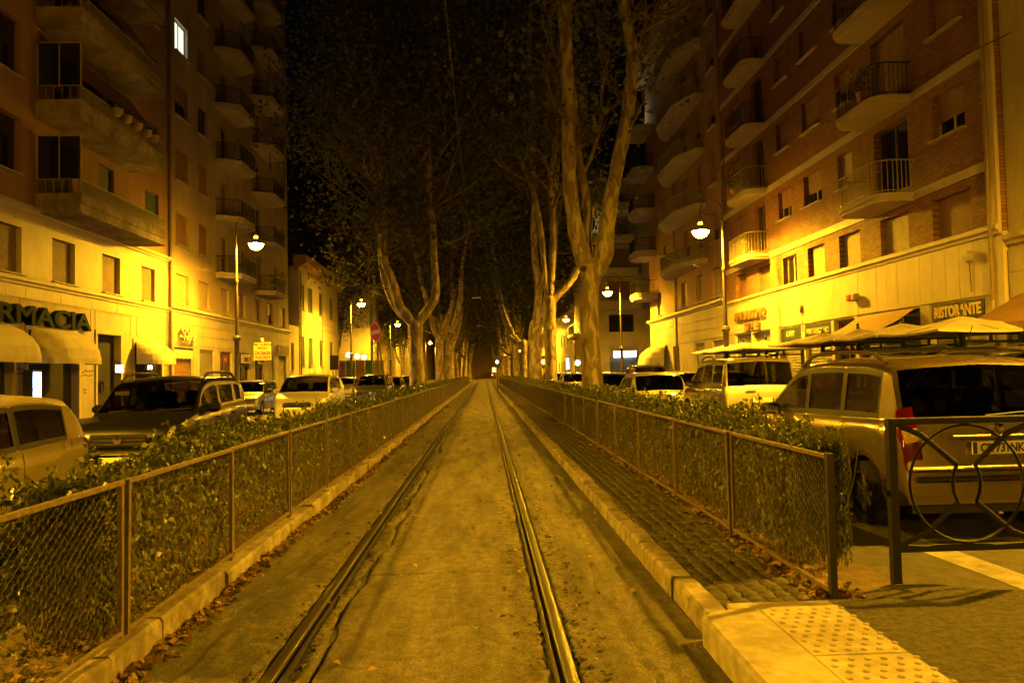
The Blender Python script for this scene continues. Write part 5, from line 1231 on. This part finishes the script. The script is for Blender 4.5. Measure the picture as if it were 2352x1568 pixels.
# pale compact off-roader farther on, tail to the camera
P_silv = paint('silver', (0.48, 0.43, 0.33), .6)
TE = Car(4.05, 1.72, [(0, .60), (.05, .76), (.18, .90), (1.0, 1.06), (1.06, 1.09), (1.75, 1.66), (2.4, 1.72), (3.5, 1.71), (3.80, 1.67), (3.86, 1.62), (3.98, 1.10), (4.02, .95), (4.04, .68), (4.05, .58)],
         [(0, .85), (1.0, 1.05), (4.05, 1.10)], 1.04, 1.76, 3.83, 3.985, (.82, 3.32), .34, .82, .34, (.7, .84, .3, .92), [(1.32, 2.15), (2.22, 2.95), (3.05, 3.72)])
t = car_thing('pale silver off-roader with red tail lamps and short roof rails', 6.12, 17.4 + 2.02, 180)
TE.build(t, P_silv, doors=((1.3, 2.18), (2.18, 3.0))); TE.mirrors(t, M_trim); TE.plate(t, '', False, .78)
TE.lamp(t, 'tail_light', M_headl, 3.82, 4.0, 5.2, 7.4, .008); TE.lamp(t, 'tail_lens', M_tail, 3.86, 3.985, 5.9, 7.2, .012)
TE.rails(t, M_trim, 1.8, 2.8, 10, .07, .022); MB().cbox((.25, 2.02, .98), (.22, .05, .06), .02).build('handle', P_silv, t, True); antenna(t, .1, 1.5, 1.73)

# small white hatchback beyond it, tail to the camera
P_wht = paint('white', (0.62, 0.58, 0.48), .0)
FI = Car(3.5, 1.58, [(0, .48), (.05, .60), (.2, .72), (.78, .90), (.84, .93), (1.35, 1.33), (1.9, 1.42), (2.7, 1.41), (3.12, 1.34), (3.2, 1.28), (3.42, .92), (3.46, .78), (3.49, .58), (3.5, .5)],
         [(0, .7), (.84, .89), (3.5, .95)], .82, 1.42, 3.14, 3.42, (.65, 2.9), .27, .78, .22, (.6, .84, .35, .88), [(1.05, 2.0), (2.08, 2.95)])
t = car_thing('small white hatchback with a short aerial beside the hedge', 4.92, 22.1 + 1.75, 180)
FI.build(t, P_wht, doors=((1.05, 2.05),)); FI.mirrors(t, M_trim); FI.plate(t, 'BW 196', False, .72)
FI.lamp(t, 'tail_light', M_tail, 3.30, 3.46, 4.6, 6.6, .008); MB().lathe([(0, .03), (.05, .025), (.055, 0)], (0, 1.70, .86), 12, 'y').build('emblem', M_chrome, t, True); antenna(t, 0, 1.1, 1.40, .25)
MB().cbox((0, 1.735, .80), (.62, .03, .03), .01).build('plate_lamp', M_chrome, t)

# black compact facing the camera on the left, chrome bars in the grille
P_blk = mat('paint_black_blue', (0.006, 0.006, 0.009), 0.3, 0.04, 1.5, coat=0.12, spec=0.2)
PA = Car(3.54, 1.59, [(0, .50), (.03, .66), (.08, .80), (.20, .87), (.84, 1.00), (.90, 1.03), (1.42, 1.46), (1.9, 1.545), (2.9, 1.54), (3.26, 1.48), (3.32, 1.44), (3.46, 1.06), (3.50, .9), (3.53, .62), (3.54, .5)],
         [(0, .82), (.9, .98), (3.54, 1.10)], .88, 1.50, 3.28, 3.46, (.66, 2.96), .28, .80, .22, (.45, .86, .28, .92), [(1.18, 1.98), (2.06, 2.74), (2.86, 3.16)])
t = car_thing('black compact car with chrome barred grille and roof rails, facing the hedge side', -5.12, 11.35 + 1.77, 0)
PA.build(t, P_blk, doors=((1.15, 2.02), (2.02, 2.80))); PA.mirrors(t, P_blk); PA.rails(t, M_trim, 1.55, 3.1, 10, .08, .022)
g = grille(PA, t, .58, .76, .78, 3, -.004); MB().lathe([(0, -.03), (.06, -.028), (.065, 0)], (0, -1.785, .68), 16, 'y').build('emblem', M_chrome, t, True)
MB().cbox((0, -1.77, .50), (1.1, .05, .07), .02).build('chrome_bumper', M_chrome, t, True); PA.plate(t, '', True, .38)
PA.lamp(t, 'headlight', M_headl, .015, .17, 5.2, 9.6, .008); PA.lamp(t, 'tail_light', M_tail, 3.32, 3.48, 6.2, 9.2, .008)
for x0 in (-.55, .1): MB().tube([(x0, -.86, 1.035), (x0 + .55, -.80, 1.065)], .009, 5).build('wiper', M_trim, t)
MB().box(-.62, -.40, -.50, -.495, 1.28, 1.34).build('label', M_plate, t)

# silver rounded three-door at the left edge, nose beyond the frame
P_gsil = paint('warm_silver', (0.38, 0.32, 0.20), .65)
MI = Car(3.65, 1.69, [(0, .50), (.04, .66), (.16, .78), (.95, .92), (1.02, .95), (1.40, 1.26), (1.72, 1.37), (2.5, 1.405), (3.1, 1.36), (3.22, 1.31), (3.46, .95), (3.54, .82), (3.62, .60), (3.65, .5)],
         [(0, .78), (1.0, .89), (3.65, .98)], .98, 1.62, 3.14, 3.46, (.72, 3.18), .29, .82, .20, (.7, .82, .42, .84), [(1.2, 2.18), (2.24, 3.04)])
t = car_thing('warm silver rounded three door car with a black mirror, behind the near hedge', -4.6, 6.25, 2)
MI.build(t, P_gsil, doors=((1.15, 2.25),), roofm=paint('pale_roof', (0.52, 0.46, 0.34), .2)); MI.mirrors(t, M_trim)
MI.lamp(t, 'headlight', M_headl, .12, .42, 5.6, 9.2, .008); MI.lamp(t, 'tail_light', M_tail, 3.36, 3.5, 4.6, 6.6, .008)
p = MI.surf(3.0, 4.6); MB().lathe([(.07, .0), (.075, .004), (.07, .006)], (p.x, p.y, p.z), 18, 'x', cap=False).build('fuel_cap', P_gsil, t)

# white compact facing the camera farther on the left
P_opl = paint('bright_white', (0.84, 0.80, 0.70), .0)
AG = Car(3.74, 1.70, [(0, .52), (.04, .68), (.14, .80), (.72, 1.00), (.80, 1.04), (1.45, 1.50), (1.9, 1.58), (2.8, 1.57), (3.3, 1.48), (3.38, 1.43), (3.60, 1.06), (3.68, .9), (3.72, .62), (3.74, .5)],
         [(0, .84), (.8, .99), (3.74, 1.10)], .78, 1.52, 3.32, 3.62, (.74, 3.1), .29, .78, .22, (.75, .78, .35, .88), [(1.15, 2.0), (2.08, 2.95)])
t = car_thing('bright white compact car facing the camera side, slim dark grille', -5.72, 24.6 + 1.87, 0)
AG.build(t, P_opl, doors=((1.1, 2.04), (2.04, 2.9))); AG.mirrors(t, P_opl); grille(AG, t, .58, .70, .84, 2, .002, None, M_trim)
MB().cbox((0, -1.88, .715), (.8, .03, .045), .012).build('chrome_bar', M_chrome, t, True); MB().lathe([(0, -.03), (.06, -.028), (.065, 0)], (0, -1.885, .715), 14, 'y').build('emblem', M_chrome, t, True)
AG.lamp(t, 'headlight', M_headl, .05, .58, 5.3, 8.6, .008); antenna(t, 0, -.1, 1.585, .3); AG.plate(t, '', True, .42)

# further cars, built from the same shells with their own paints
def clone(src, label, x, y, yaw, pm=None, old=None, scale=(1, 1, 1)):
    o = copy_tree(src); o['label'] = label; o.location = (x, y, 0); o.rotation_euler = (0, 0, R(yaw)); o.scale = scale
    if pm:
        def rec(k):
            for ch in k.children:
                if ch.data and ch.data.materials and ch.data.materials[0] == old:
                    key = (ch.data.name, pm.name)
                    if key not in WC: me = ch.data.copy(); me.materials[0] = pm; WC[key] = me
                    ch.data = WC[key]
                rec(ch)
        rec(o)
    return o
def find(s): return [o for o in COL.objects if o.get('label', '').startswith(s)][0]
z_, te_, fi_, pa_, ag_ = find('gold people'), find('pale silver off'), find('small white hatch'), find('black compact'), find('bright white')
P_brn = paint('dark_brown', (0.05, 0.025, 0.015), .4); P_drk = paint('dark_grey', (0.03, 0.028, 0.026), .4); P_redc = paint('dark_red', (0.22, 0.03, 0.015), .2); P_grey = paint('grey', (0.22, 0.2, 0.16), .5); P_beig = paint('beige', (0.4, 0.34, 0.24), .3)
clone(ag_, 'dark brown compact parked right behind the bright white car', -5.55, 34.2, 0, P_brn, P_opl)
clone(pa_, 'dark grey tall car beside the no entry sign post', -5.5, 40.2, 0, P_drk, P_blk)
clone(fi_, 'black hatchback two cars beyond the no entry sign', -5.5, 46.5, 0, P_drk, P_wht)
clone(ag_, 'beige compact behind the forked tree on the left', -5.6, 52.0, 0, P_beig, P_opl)
clone(fi_, 'dark small car glimpsed between the left trees', -5.6, 60, 0, P_brn, P_wht)
clone(fi_, 'grey hatchback at the left pavement under the lamp post', -9.9, 34.3, 0, P_grey, P_wht)
clone(ag_, 'dark car at the left pavement before the last roller door', -10.0, 40.6, 0, P_drk, P_opl)
clone(fi_, 'beige small car at the left pavement before the palazzo', -10.0, 58, 0, P_beig, P_wht)
clone(fi_, 'black hatchback with red tail lamp just beyond the thick pale trunk', 4.95, 32.2, 180, P_drk, P_wht)
clone(te_, 'black off-roader lit blue by the garage box', 8.0, 40.0, 180, P_drk, P_silv)
clone(fi_, 'white hatchback at the right pavement before the STYLE shop', 8.1, 27.6, 180)
clone(fi_, 'grey small car at the right pavement behind the white hatchback', 8.1, 33.3, 180, P_grey, P_wht)
clone(ag_, 'dark red car between the two dark right hand trunks', 5.0, 38.5, 180, P_redc, P_opl)
clone(fi_, 'beige car beyond the dark red car', 5.0, 45.0, 180, P_beig, P_wht)
clone(ag_, 'dark brown car under the red signal', 5.0, 52.5, 180, P_brn, P_opl)
clone(fi_, 'dark car at the end of the right hand row', 5.1, 60.0, 180, P_drk, P_wht)
clone(te_, 'dark off-roader at the right edge behind the gold people carrier', 8.0, 13.0, 180, P_drk, P_silv)
# ================================================================== plane trees
M_bark = bark_mat()
M_tleaf = leaf_mat('plane_leaf', (0.045, 0.055, 0.018), (0.12, 0.115, 0.045), 0.8, 0.12, 0.25)
def limb(mb, pts, n=10, sub=3, rng=rnd, rough=.06):
    """pts: (Vector, radius); subdivided by Catmull-Rom with bumps"""
    P = [p for p, r in pts]; Rr = [r for p, r in pts]; out = []; rad = []
    for i in range(len(P) - 1):
        p0, p1, p2, p3 = P[max(i - 1, 0)], P[i], P[i + 1], P[min(i + 2, len(P) - 1)]
        for k in range(sub):
            t = k / sub
            out.append(.5 * ((2 * p1) + (p2 - p0) * t + (2 * p0 - 5 * p1 + 4 * p2 - p3) * t * t + (3 * p1 - p0 - 3 * p2 + p3) * t ** 3)); rad.append(lerp(Rr[i], Rr[i + 1], t) * rng.uniform(1 - rough, 1 + rough))
    out.append(P[-1]); rad.append(Rr[-1]); o = len(mb.v)
    mb.tube(out, rad, n)
    for k in range(o, len(mb.v)):
        x, y, z = mb.v[k]; mb.v[k] = (x + rng.uniform(-.012, .012), y + rng.uniform(-.012, .012), z)
    return out, rad
def twigs(mb, base, dirn, length, r, depth, tips, rng):
    p = base.copy(); d = dirn.normalized(); pts = [(p, r)]; n = 4
    for k in range(n):
        d = (d + Vector((rng.uniform(-.35, .35), rng.uniform(-.35, .35), rng.uniform(-.12, .32)))).normalized(); p = p + d * length / n; pts.append((p, r * (1 - .8 * (k + 1) / n) + .004))
        if depth > 0 and k > 0 and rng.random() < .85: twigs(mb, p, (d + Vector((rng.uniform(-.9, .9), rng.uniform(-.9, .9), rng.uniform(-.2, .6)))), length * rng.uniform(.45, .7), pts[-1][1] * .75, depth - 1, tips, rng)
    limb(mb, pts, 5 if r < .04 else 7, 1, rng); tips += [q for q, _ in pts[2:]]
def crown(t, tips, n, size, seed, spread=.55, name='crown', gap=None):
    r = np.random.default_rng(seed); T = np.array([tuple(q) for q in tips]); T = T - np.array(tuple(t.location))
    c = T[r.integers(0, len(T), n)] + r.normal(0, 1, (n, 3)) * np.array([spread, spread, spread * .7])
    V, F, tone = leaf_cloud(c, np.tile([0., 0, .9], (n, 1)), size, .9, .4, .85, seed)
    return link(name, np_mesh(name, V, F, M_tleaf, False, tone), t, kind='stuff')
def tree(label, x, y, limbs, leaves, seed, size=.2, twn=3, lmin=5.5, depth=2, spread=.6, group=None, tl=2.6):
    """limbs: lists of (Vector world, radius)"""
    rng = random.Random(seed); t = thing('plane_tree', label, 'tree', (x, y, .05), 0, group or 'plane trees along the tram track')
    mb = MB(); tips = []; tw = MB()
    for L in limbs:
        out, rad = limb(mb, L, 16 if L[0][1] > .2 else 10, 4, rng)
        for i, (p, q) in enumerate(zip(out, rad)):
            if p.z > lmin and i % 3 == 0:
                for k in range(twn if q < .16 else 1):
                    a = rng.uniform(0, 2 * math.pi); twigs(tw, p, Vector((math.cos(a), math.sin(a), rng.uniform(.1, .9))), rng.uniform(.6, 1.2) * tl * (1 if p.z > 8 else .6), min(q * .45, .06), depth, tips, rng)
        tips.append(out[-1])
    for m_ in (mb, tw): m_.v = [(a - x, b - y, c - .05) for a, b, c in m_.v]
    mb.build('trunk', M_bark, t, 'all'); tw.build('branches', M_twig, t, 'all')
    if leaves: crown(t, tips, leaves, size, seed, spread)
    return t
def pxl(Y, lst, dy=0): # measured centre line in the picture, at the tree's own distance
    return [(ony(u, v, Y + d), r * .87 * (Y + d) / FPX) for u, v, r, d in [(q + (0,))[:4] for q in lst]]
# the thick forked tree on the right
Y = 20.9
tree('thick pale forked plane tree with a dark knot hole, in the right hedge', 2.82, Y,
     [pxl(Y, [(1364, 960, 33), (1362, 905, 28), (1358, 820, 25), (1353, 720, 24), (1355, 650, 27), (1362, 615, 32), (1366, 596, 22)]),
      pxl(Y, [(1366, 622, 26), (1385, 588, 25), (1394, 520, 22), (1404, 450, 21), (1413, 405, 17, .1), (1428, 330, 19, .2), (1446, 230, 18, .3), (1452, 130, 16, .3), (1442, 60, 15, .3), (1430, 0, 15, .2), (1422, -90, 13, 0), (1430, -220, 10, 0)]),
      pxl(Y, [(1356, 622, 24), (1342, 596, 22), (1328, 556, 21), (1318, 500, 20), (1309, 420, 19), (1306, 330, 18), (1303, 200, 17), (1299, 80, 17), (1297, 0, 16), (1296, -100, 14), (1300, -240, 10)]),
      pxl(Y, [(1352, 600, 14, .3), (1350, 545, 12, .5), (1350, 480, 12, .6), (1343, 430, 10, .6), (1332, 380, 9, .5), (1323, 290, 8, .5), (1314, 190, 8, .5), (1305, 90, 6, .6)]),
      pxl(Y, [(1332, 410, 6, .4), (1358, 360, 5, .6), (1378, 290, 5, .9), (1384, 200, 4, 1.2), (1400, 120, 3, 1.5)]),
      pxl(Y, [(1446, 60, 6, .3), (1470, 30, 5, .2), (1490, 42, 4, .1), (1494, 46, 3, .1)])],
     1300, 21, .2, 2, 7.5, 2, .8, tl=2.0)
mb = MB(); t = find('thick pale forked')
for u, v, r in ((1341, 616, 7), (1404, 462, 5)):
    p = ony(u, v, Y - .32 if v > 600 else Y - .22); q = r * Y / FPX; mb.lathe([(q * 1.0, .06), (q * .85, .0), (q * .5, .0), (0, .01)], (p.x - t.location.x, p.y - t.location.y, p.z - t.location.z), 10, 'y', cap=False)
mb.build('knot_hole', mat('dark_wood', (0.02, 0.014, 0.01), 0.95, 0.3, 8), t, 'all')
# the forked tree on the left
Y = 34.5
tree('forked plane tree with a low leafy bough in the left hedge', -2.9, Y,
     [pxl(Y, [(960, 915, 24), (959, 882, 21), (956, 830, 18), (955, 780, 17), (953, 748, 20), (952, 736, 15)]),
      pxl(Y, [(953, 748, 15), (937, 726, 14), (917, 702, 12), (906, 662, 12), (896, 632, 11), (883, 600, 10), (880, 540, 10), (882, 470, 10), (879, 420, 9), (874, 345, 8), (878, 295, 8), (893, 250, 7), (905, 180, 6), (913, 100, 5), (922, 20, 4), (926, -80, 3)]),
      pxl(Y, [(945, 740, 11, .8), (912, 712, 9, 1), (892, 670, 9, 1), (878, 620, 8, 1), (872, 540, 8, 1.2), (868, 440, 7, 1.4), (850, 340, 6, 1.6), (835, 220, 5, 1.8), (815, 100, 4, 2)]),
      pxl(Y, [(957, 745, 13), (978, 716, 12), (996, 692, 11), (1001, 660, 11), (997, 600, 10), (995, 540, 9), (990, 480, 8), (984, 400, 7), (986, 300, 6), (975, 180, 5), (985, 60, 4)]),
      pxl(Y, [(880, 440, 5), (920, 410, 4), (960, 380, 3, -.3), (985, 340, 3, -.6)]), pxl(Y, [(877, 300, 6), (862, 240, 5), (852, 150, 4), (830, 60, 3)]),
      pxl(Y, [(902, 190, 4), (925, 130, 3), (950, 100, 3)])],
     26000, 33, .2, 3, 6.2, 2, .85, tl=3.4)
t = find('forked plane tree'); tips = []; mb = MB(); rg = random.Random(4)
for (u, v, d) in ((905, 665, -.2), (900, 650, .3), (912, 690, 0)): twigs(mb, ony(u, v, Y), Vector((-1, d, .05)), 2.0, .03, 2, tips, rg)
mb.v = [(a - t.location.x, b - t.location.y, c - t.location.z) for a, b, c in mb.v]; mb.build('low_bough', M_bark, t, 'all'); crown(t, tips, 520, .17, 77, .22, 'low_leaves')
# two dark trunks on the right, farther back
Y = 34.8
tree('dark trunked plane tree leaning a long bough over the right cars', 2.85, Y,
     [pxl(Y, [(1266, 905, 21), (1266, 875, 18), (1264, 790, 17), (1262, 720, 17), (1263, 690, 19), (1264, 680, 12)]), pxl(Y, [(1264, 695, 10), (1266, 640, 9), (1270, 560, 9), (1268, 480, 8), (1262, 420, 8), (1275, 330, 7), (1278, 220, 6), (1285, 100, 5), (1290, -40, 4)]),
      pxl(Y, [(1266, 692, 12), (1290, 668, 10), (1312, 644, 9), (1332, 606, 8), (1345, 540, 7), (1365, 470, 5)]), pxl(Y, [(1262, 690, 9), (1252, 640, 8), (1246, 560, 8), (1232, 470, 7), (1210, 400, 7, .5), (1170, 320, 6, 1), (1128, 240, 5, 1.5), (1085, 190, 4, 2)])],
     4200, 44, .2, 2, 8, 2, .8, tl=2.6)
Y = 45.0
tree('pale lit plane tree with two upright limbs, behind the dark trunk', 2.95, Y,
     [pxl(Y, [(1230, 905, 21), (1230, 880, 18), (1228, 800, 16), (1229, 755, 17), (1231, 738, 13)]), pxl(Y, [(1230, 750, 12), (1236, 700, 11), (1237, 650, 10), (1229, 600, 10), (1226, 520, 9), (1228, 440, 8), (1222, 360, 7), (1224, 240, 6), (1215, 100, 5), (1220, 0, 4)]),
      pxl(Y, [(1230, 752, 11), (1246, 722, 10), (1258, 690, 9), (1268, 640, 8), (1274, 560, 8), (1276, 470, 7), (1280, 380, 6), (1290, 260, 5), (1300, 120, 4)])],
     5200, 55, .22, 2, 8, 2, .9, tl=3.0)
# generic trees farther along both hedges: one skeleton per variant, copied
def generic(seed, x, y, label, leaves=5200):
    rg = random.Random(seed); h = rg.uniform(3.2, 4.4); b = Vector((x, y, 0)); lean = Vector((rg.uniform(-.25, .25), rg.uniform(-.3, .3), 0))
    top = b + lean + Vector((0, 0, h)); L = [[(b - Vector((0, 0, .3)), .38), (b + Vector((0, 0, .4)), .31), (b + lean * .5 + Vector((0, 0, h * .5)), .26), (top, .28), (top + Vector((0, 0, .25)), .2)]]
    for k in range(3):
        a = rg.uniform(0, 6.28) if k == 2 else (k * math.pi + rg.uniform(-.5, .5)); d = Vector((math.cos(a), math.sin(a) * .7, 0)); p = top.copy(); pts = [(p, .22)]; sp = rg.uniform(.6, 1.1)
        for j in range(1, 9):
            p = p + d * sp * (.9 if j < 3 else .35) + Vector((rg.uniform(-.3, .3), rg.uniform(-.3, .3), .6 if j < 2 else 1.9)); pts.append((p, .20 * (1 - j / 10)))
        L.append(pts)
    return tree(label, x, y, L, leaves, seed, .26, 2, 5.5, 2, 1.0, tl=3.6)
v1 = generic(61, -2.9, 52.0, 'pale plane tree with a kinked trunk beyond the forked left tree', 12000)
v2 = generic(68, -2.95, 64.0, 'dark straight plane tree in the left hedge', 12000)
v3 = generic(71, 2.95, 60.0, 'small forked plane tree in the right hedge', 12000)
spots = [(v1, -2.9, 78, 40), (v2, -3.0, 90, 160), (v3, -2.9, 103, 80), (v1, -3.0, 118, 200), (v2, -2.9, 134, 20), (v3, -3, 152, 300), (v1, -2.9, 172, 120), (v2, 2.95, 72, 60), (v3, 3.0, 84, 150), (v1, 2.9, 97, 220), (v2, 3.0, 111, 10), (v3, 2.95, 127, 100), (v1, 3.0, 144, 280), (v2, 2.9, 165, 190), (v1, -4, 200, 70), (v2, 6.5, 205, 70)]
for k, (v, x, y, a) in enumerate(spots):
    o = copy_tree(v); o.location = (x, y, .05); o.rotation_euler.z = R(a); s = .92 + .05 * (k % 4); o.scale = (s, s, s)
    o['label'] = 'far plane tree of the left hedge row under the dark canopy' if x < 0 else 'far plane tree of the right hedge row under the dark canopy'; o['group'] = 'far plane trees, left row' if x < 0 else 'far plane trees, right row'
# broad dark trees in the gap left of the avenue
for k, (x, y, s) in enumerate(((-19, 100, 1.0), (-24, 90, 1.1), (-11.5, 112, .8))):
    o = copy_tree((v2, v3, v1)[k]); o.location = (x, y, 0); o.scale = (s, s, s); o.rotation_euler.z = k * 2.0; o['label'] = ['dark tree rising behind the painted garden wall', 'dark tree between the palazzo and the garden wall', 'low dark tree before the far left row house'][k]; o['group'] = 'trees of the side street'

# ================================================================== signs, wires, signals
t = thing('no_entry_sign', 'round red no entry sign on a leaning post in the left hedge', 'sign', tuple(ony(893, 896, 26)), 0)
t.location.z = 0; t.location.x += .1; t.rotation_euler = (0, R(-9), R(-50)); t.rotation_mode = 'ZYX'
MB().tube([(0, 0, 0), (0, 0, 3.25)], .032, 8).build('post', M_post, t); c = (0, -.05, 2.95)
MB().lathe([(0, 0), (.31, 0), (.31, .02), (0, .02)], c, 28, 'y').build('disc', mat('sign_red', (0.50, 0.03, 0.02), 0.4, 0.06, 5), t); MB().lathe([(.29, -.006), (.305, -.006), (.305, .0), (.29, 0)], c, 28, 'y', cap=False).build('rim', M_plate, t); MB().box(-.255, .255, -.058, -.051, 2.885, 3.015).build('bar', mat('sign_cream', (0.66, 0.6, 0.45), 0.5, 0.05, 5), t)
t = thing('span_wire', 'thin wire sagging across to the left tall house', 'wire', (0, 0, 0))
a, b = onx(390, 610, -14.9), onx(672, 642, -14.9); MB().tube([a.lerp(b, k / 10) + Vector((1.2 * math.sin(math.pi * k / 10), 0, -.2 * math.sin(math.pi * k / 10))) for k in range(11)], .012, 5).build('wire', M_fr, t)
t = thing('span_wire', 'thin wire running from the brick house down past its balconies', 'wire', (0, 0, 0))
a, b = onx(2352, 75, 12.2), onx(1500, 445, 12.0); MB().tube([a.lerp(b, k / 14) + Vector((-.3, 0, -.35 * math.sin(math.pi * k / 14))) for k in range(15)], .014, 5).build('wire', M_black, t)
t = thing('span_wire', 'bright lamp wire strung beside the tall right street lamp', 'wire', (0, 0, 0))
a, b = onx(1478, 578, 11.6), onx(1605, 612, 10.6); MB().tube([a.lerp(b, k / 6) for k in range(7)], .02, 5).build('wire', M_fr, t); MB().lathe([(0, -.06), (.06, 0), (0, .06)], tuple(a.lerp(b, .95)), 8).build('clamp', M_plate, t, True)
# overhead contact line and its lamp over the track
t = thing('contact_wire', 'overhead tram wire along the middle of the track', 'wire', (0, 0, 0))
MB().tube([(-.35, y, 5.6 + .03 * math.cos(y * .2)) for y in range(-10, 160, 6)], .002, 4).build('wire', M_black, t)
for y in (44, 70, 96): MB().cbox((-.35, y, 5.68), (.5, .06, .05), .01).build('hanger', M_fr, t)
# signals
def signal(name, label, u, v, Y, col, s, post=True, rad=.2):
    p = ony(u, v, Y); t = thing(name, label, 'signal', (p.x, Y, 0)); MB().cbox((0, .12, p.z), (.32, .22, .95), .03).build('housing', M_black, t)
    MB().lathe([(0, -.04), (rad * .8, -.03), (rad, 0)], (0, 0, p.z), 14, 'y').build('lens', emit('signal_' + col, {'red': (1, .03, .01), 'green': (.45, 1, .6), 'white': (1, 1, .8)}[col], s), t, True); MB().tube([(0, .14, 0), (0, .14, p.z)], .05, 8).build('post', M_post, t)
signal('traffic_signal', 'red traffic signal between the two dark right hand trunks', 1249, 831, 62, 'red', 60); signal('traffic_signal', 'small red signal far down the right tree row', 1161, 813, 105, 'red', 25); signal('traffic_signal', 'green lit signal left of the thick pale trunk', 1327, 833, 66, 'green', 40)
signal('track_signal', 'white signal light on a thin post at the end of the walkway', 1142, 831, 62, 'white', 25, rad=.11)
t = thing('lamp_standard', 'thin curved signal mast behind the forked left tree', 'mast', (-8.2, 62, 0)); MB().tube([(0, 0, 0), (0, 0, 3.5), (.15, 0, 4.6), (.8, 0, 5.6), (2.2, 0, 6.2), (4.2, 0, 6.4)], [.08, .07, .06, .05, .045, .04], 8).build('mast', mat('green_mast', (0.12, 0.2, 0.08), 0.5, 0.2, 6), t, True); MB().lathe([(.1, 0), (.1, 7.0), (0, 7.05)], (-.45, 0, 0), 10).build('post', MATS['green_mast'], t, True)
# tram far down the line
t = thing('tram', 'distant tram with red tail lamps and a lit destination panel on the track', 'tram', (3.1, 222, 0))
MB().cbox((0, 3, 1.75), (2.3, 12, 2.7), .25).build('body', mat('tram_paint', (0.2, 0.05, 0.03), 0.4, 0.1, 3), t); MB().box(-.95, .95, -3.06, -3.02, 1.7, 2.6).build('rear_window', emit('tram_glow', (.25, .5, .35), 1.0), t); MB().box(-.8, .8, -3.06, -3.02, 2.72, 3.0).build('destination_panel', emit('tram_panel', (1, .8, .2), 4), t)
for x in (-.9, .9): MB().lathe([(0, -.05), (.14, -.03), (.16, 0)], (x, -3.02, 1.0), 10, 'y').build('tail_lamp', emit('tram_red', (1, .06, .02), 25), t, True)
# ------------------------------------------------------------------ wear of the street: graffiti, balcony plants
M_spray = mat('spray_paint', (0.02, 0.018, 0.016), 0.7, 0.2, 10)
def scribble(t, u, z, w, h, y, seed, n=3):
    rg = random.Random(seed); mb = MB()
    for k in range(n):
        x0 = u + rg.uniform(-.1, .1); pts = []; ph = rg.uniform(0, 6); m = rg.randrange(10, 18)
        for i in range(m * 3):
            s = i / (m * 3); a = s * m * .9 + ph
            pts.append((x0 + w * s + .10 * w * math.cos(a * 1.7), z - k * h * 1.15 + h * .5 * math.sin(a) * (.6 + .4 * math.sin(a * .37 + k))))
        for (a, b), (c, d) in zip(pts, pts[1:]):
            q = math.hypot(c - a, d - b) or 1; nx, nz = -(d - b) / q * .014, (c - a) / q * .014
            mb.add([(a - nx, y, b - nz), (c - nx, y, d - nz), (c + nx, y, d + nz), (a + nx, y, b + nz)], [(0, 1, 2, 3)])
    mb.build('graffiti', M_spray, t)
U = RU(YF)
for k, (Y, z, w, h, y) in enumerate(((30.3, 1.9, 1.8, .22, .105), (32.9, 1.7, 1.7, .3, .105), (36.2, 1.6, 1.5, .2, .105), (28.0, 1.4, .2, .1, -.04), (21.5, 1.5, 1.2, .16, .105), (33.8, 1.8, .7, .14, -.04))): scribble(F_, U(Y), z, w, h, y, 40 + k)
U = LU(8.0)
for k, (Y, z, w, h) in enumerate(((26.1, 1.95, .55, .12), (30.3, 1.9, .9, .14), (33.65, 1.7, .7, .12), (30.4, 1.2, .25, .1))): scribble(A, U(Y), z, w, h, -.006, 60 + k, 2)
scribble(B, LU(38.64)(43.0), 1.5, 1.4, .35, .06, 70, 2); U = RU(YH); scribble(H_, U(44.4), 1.6, .9, .2, -.045, 72); scribble(H_, U(57.9), 1.5, .5, .2, -.045, 73)
M_pot = mat('clay_pot', (0.3, 0.14, 0.07), 0.8, 0.15, 6)
for k, (x, y, z, lb) in enumerate(((11.5, 23.2, 9.35, 'leafy potted plant on the upper balcony of the brick house, above the awning'), (11.55, 35.8, 9.35, 'potted plant on the second balcony of the brick house beside the lamp'), (11.6, 24.3, 15.05, 'large shrub in a pot on the highest visible balcony of the brick house'), (-13.9, 47.0, 14.05, 'potted plant on a middle balcony of the tall cream house'), (-13.9, 54.0, 7.3, 'trailing plant on the lowest balcony of the tall cream house'), (-13.9, 48.2, 7.55, 'shrubby plant on the balcony just behind the left street lamp'), (11.6, 47.0, 7.7, 'potted plant on the lowest long balcony of the ochre house'))):
    t = thing('potted_plant', lb, 'plant', (x, y, z)); MB().lathe([(.13, 0), (.19, .28), (.21, .3), (.18, .3)], n=10).build('pot', M_pot, t, True)
    r = np.random.default_rng(90 + k); n = 260; P = r.normal(0, 1, (n, 3)) * np.array([.2, .42, .26]) + np.array([0, 0, .62]); V, F, tone = leaf_cloud(P, np.tile([0., 0, 1], (n, 1)), .12, .9, .3, .5, k); link('leaves', np_mesh('leaves', V, F, M_leaf, False, tone), t)
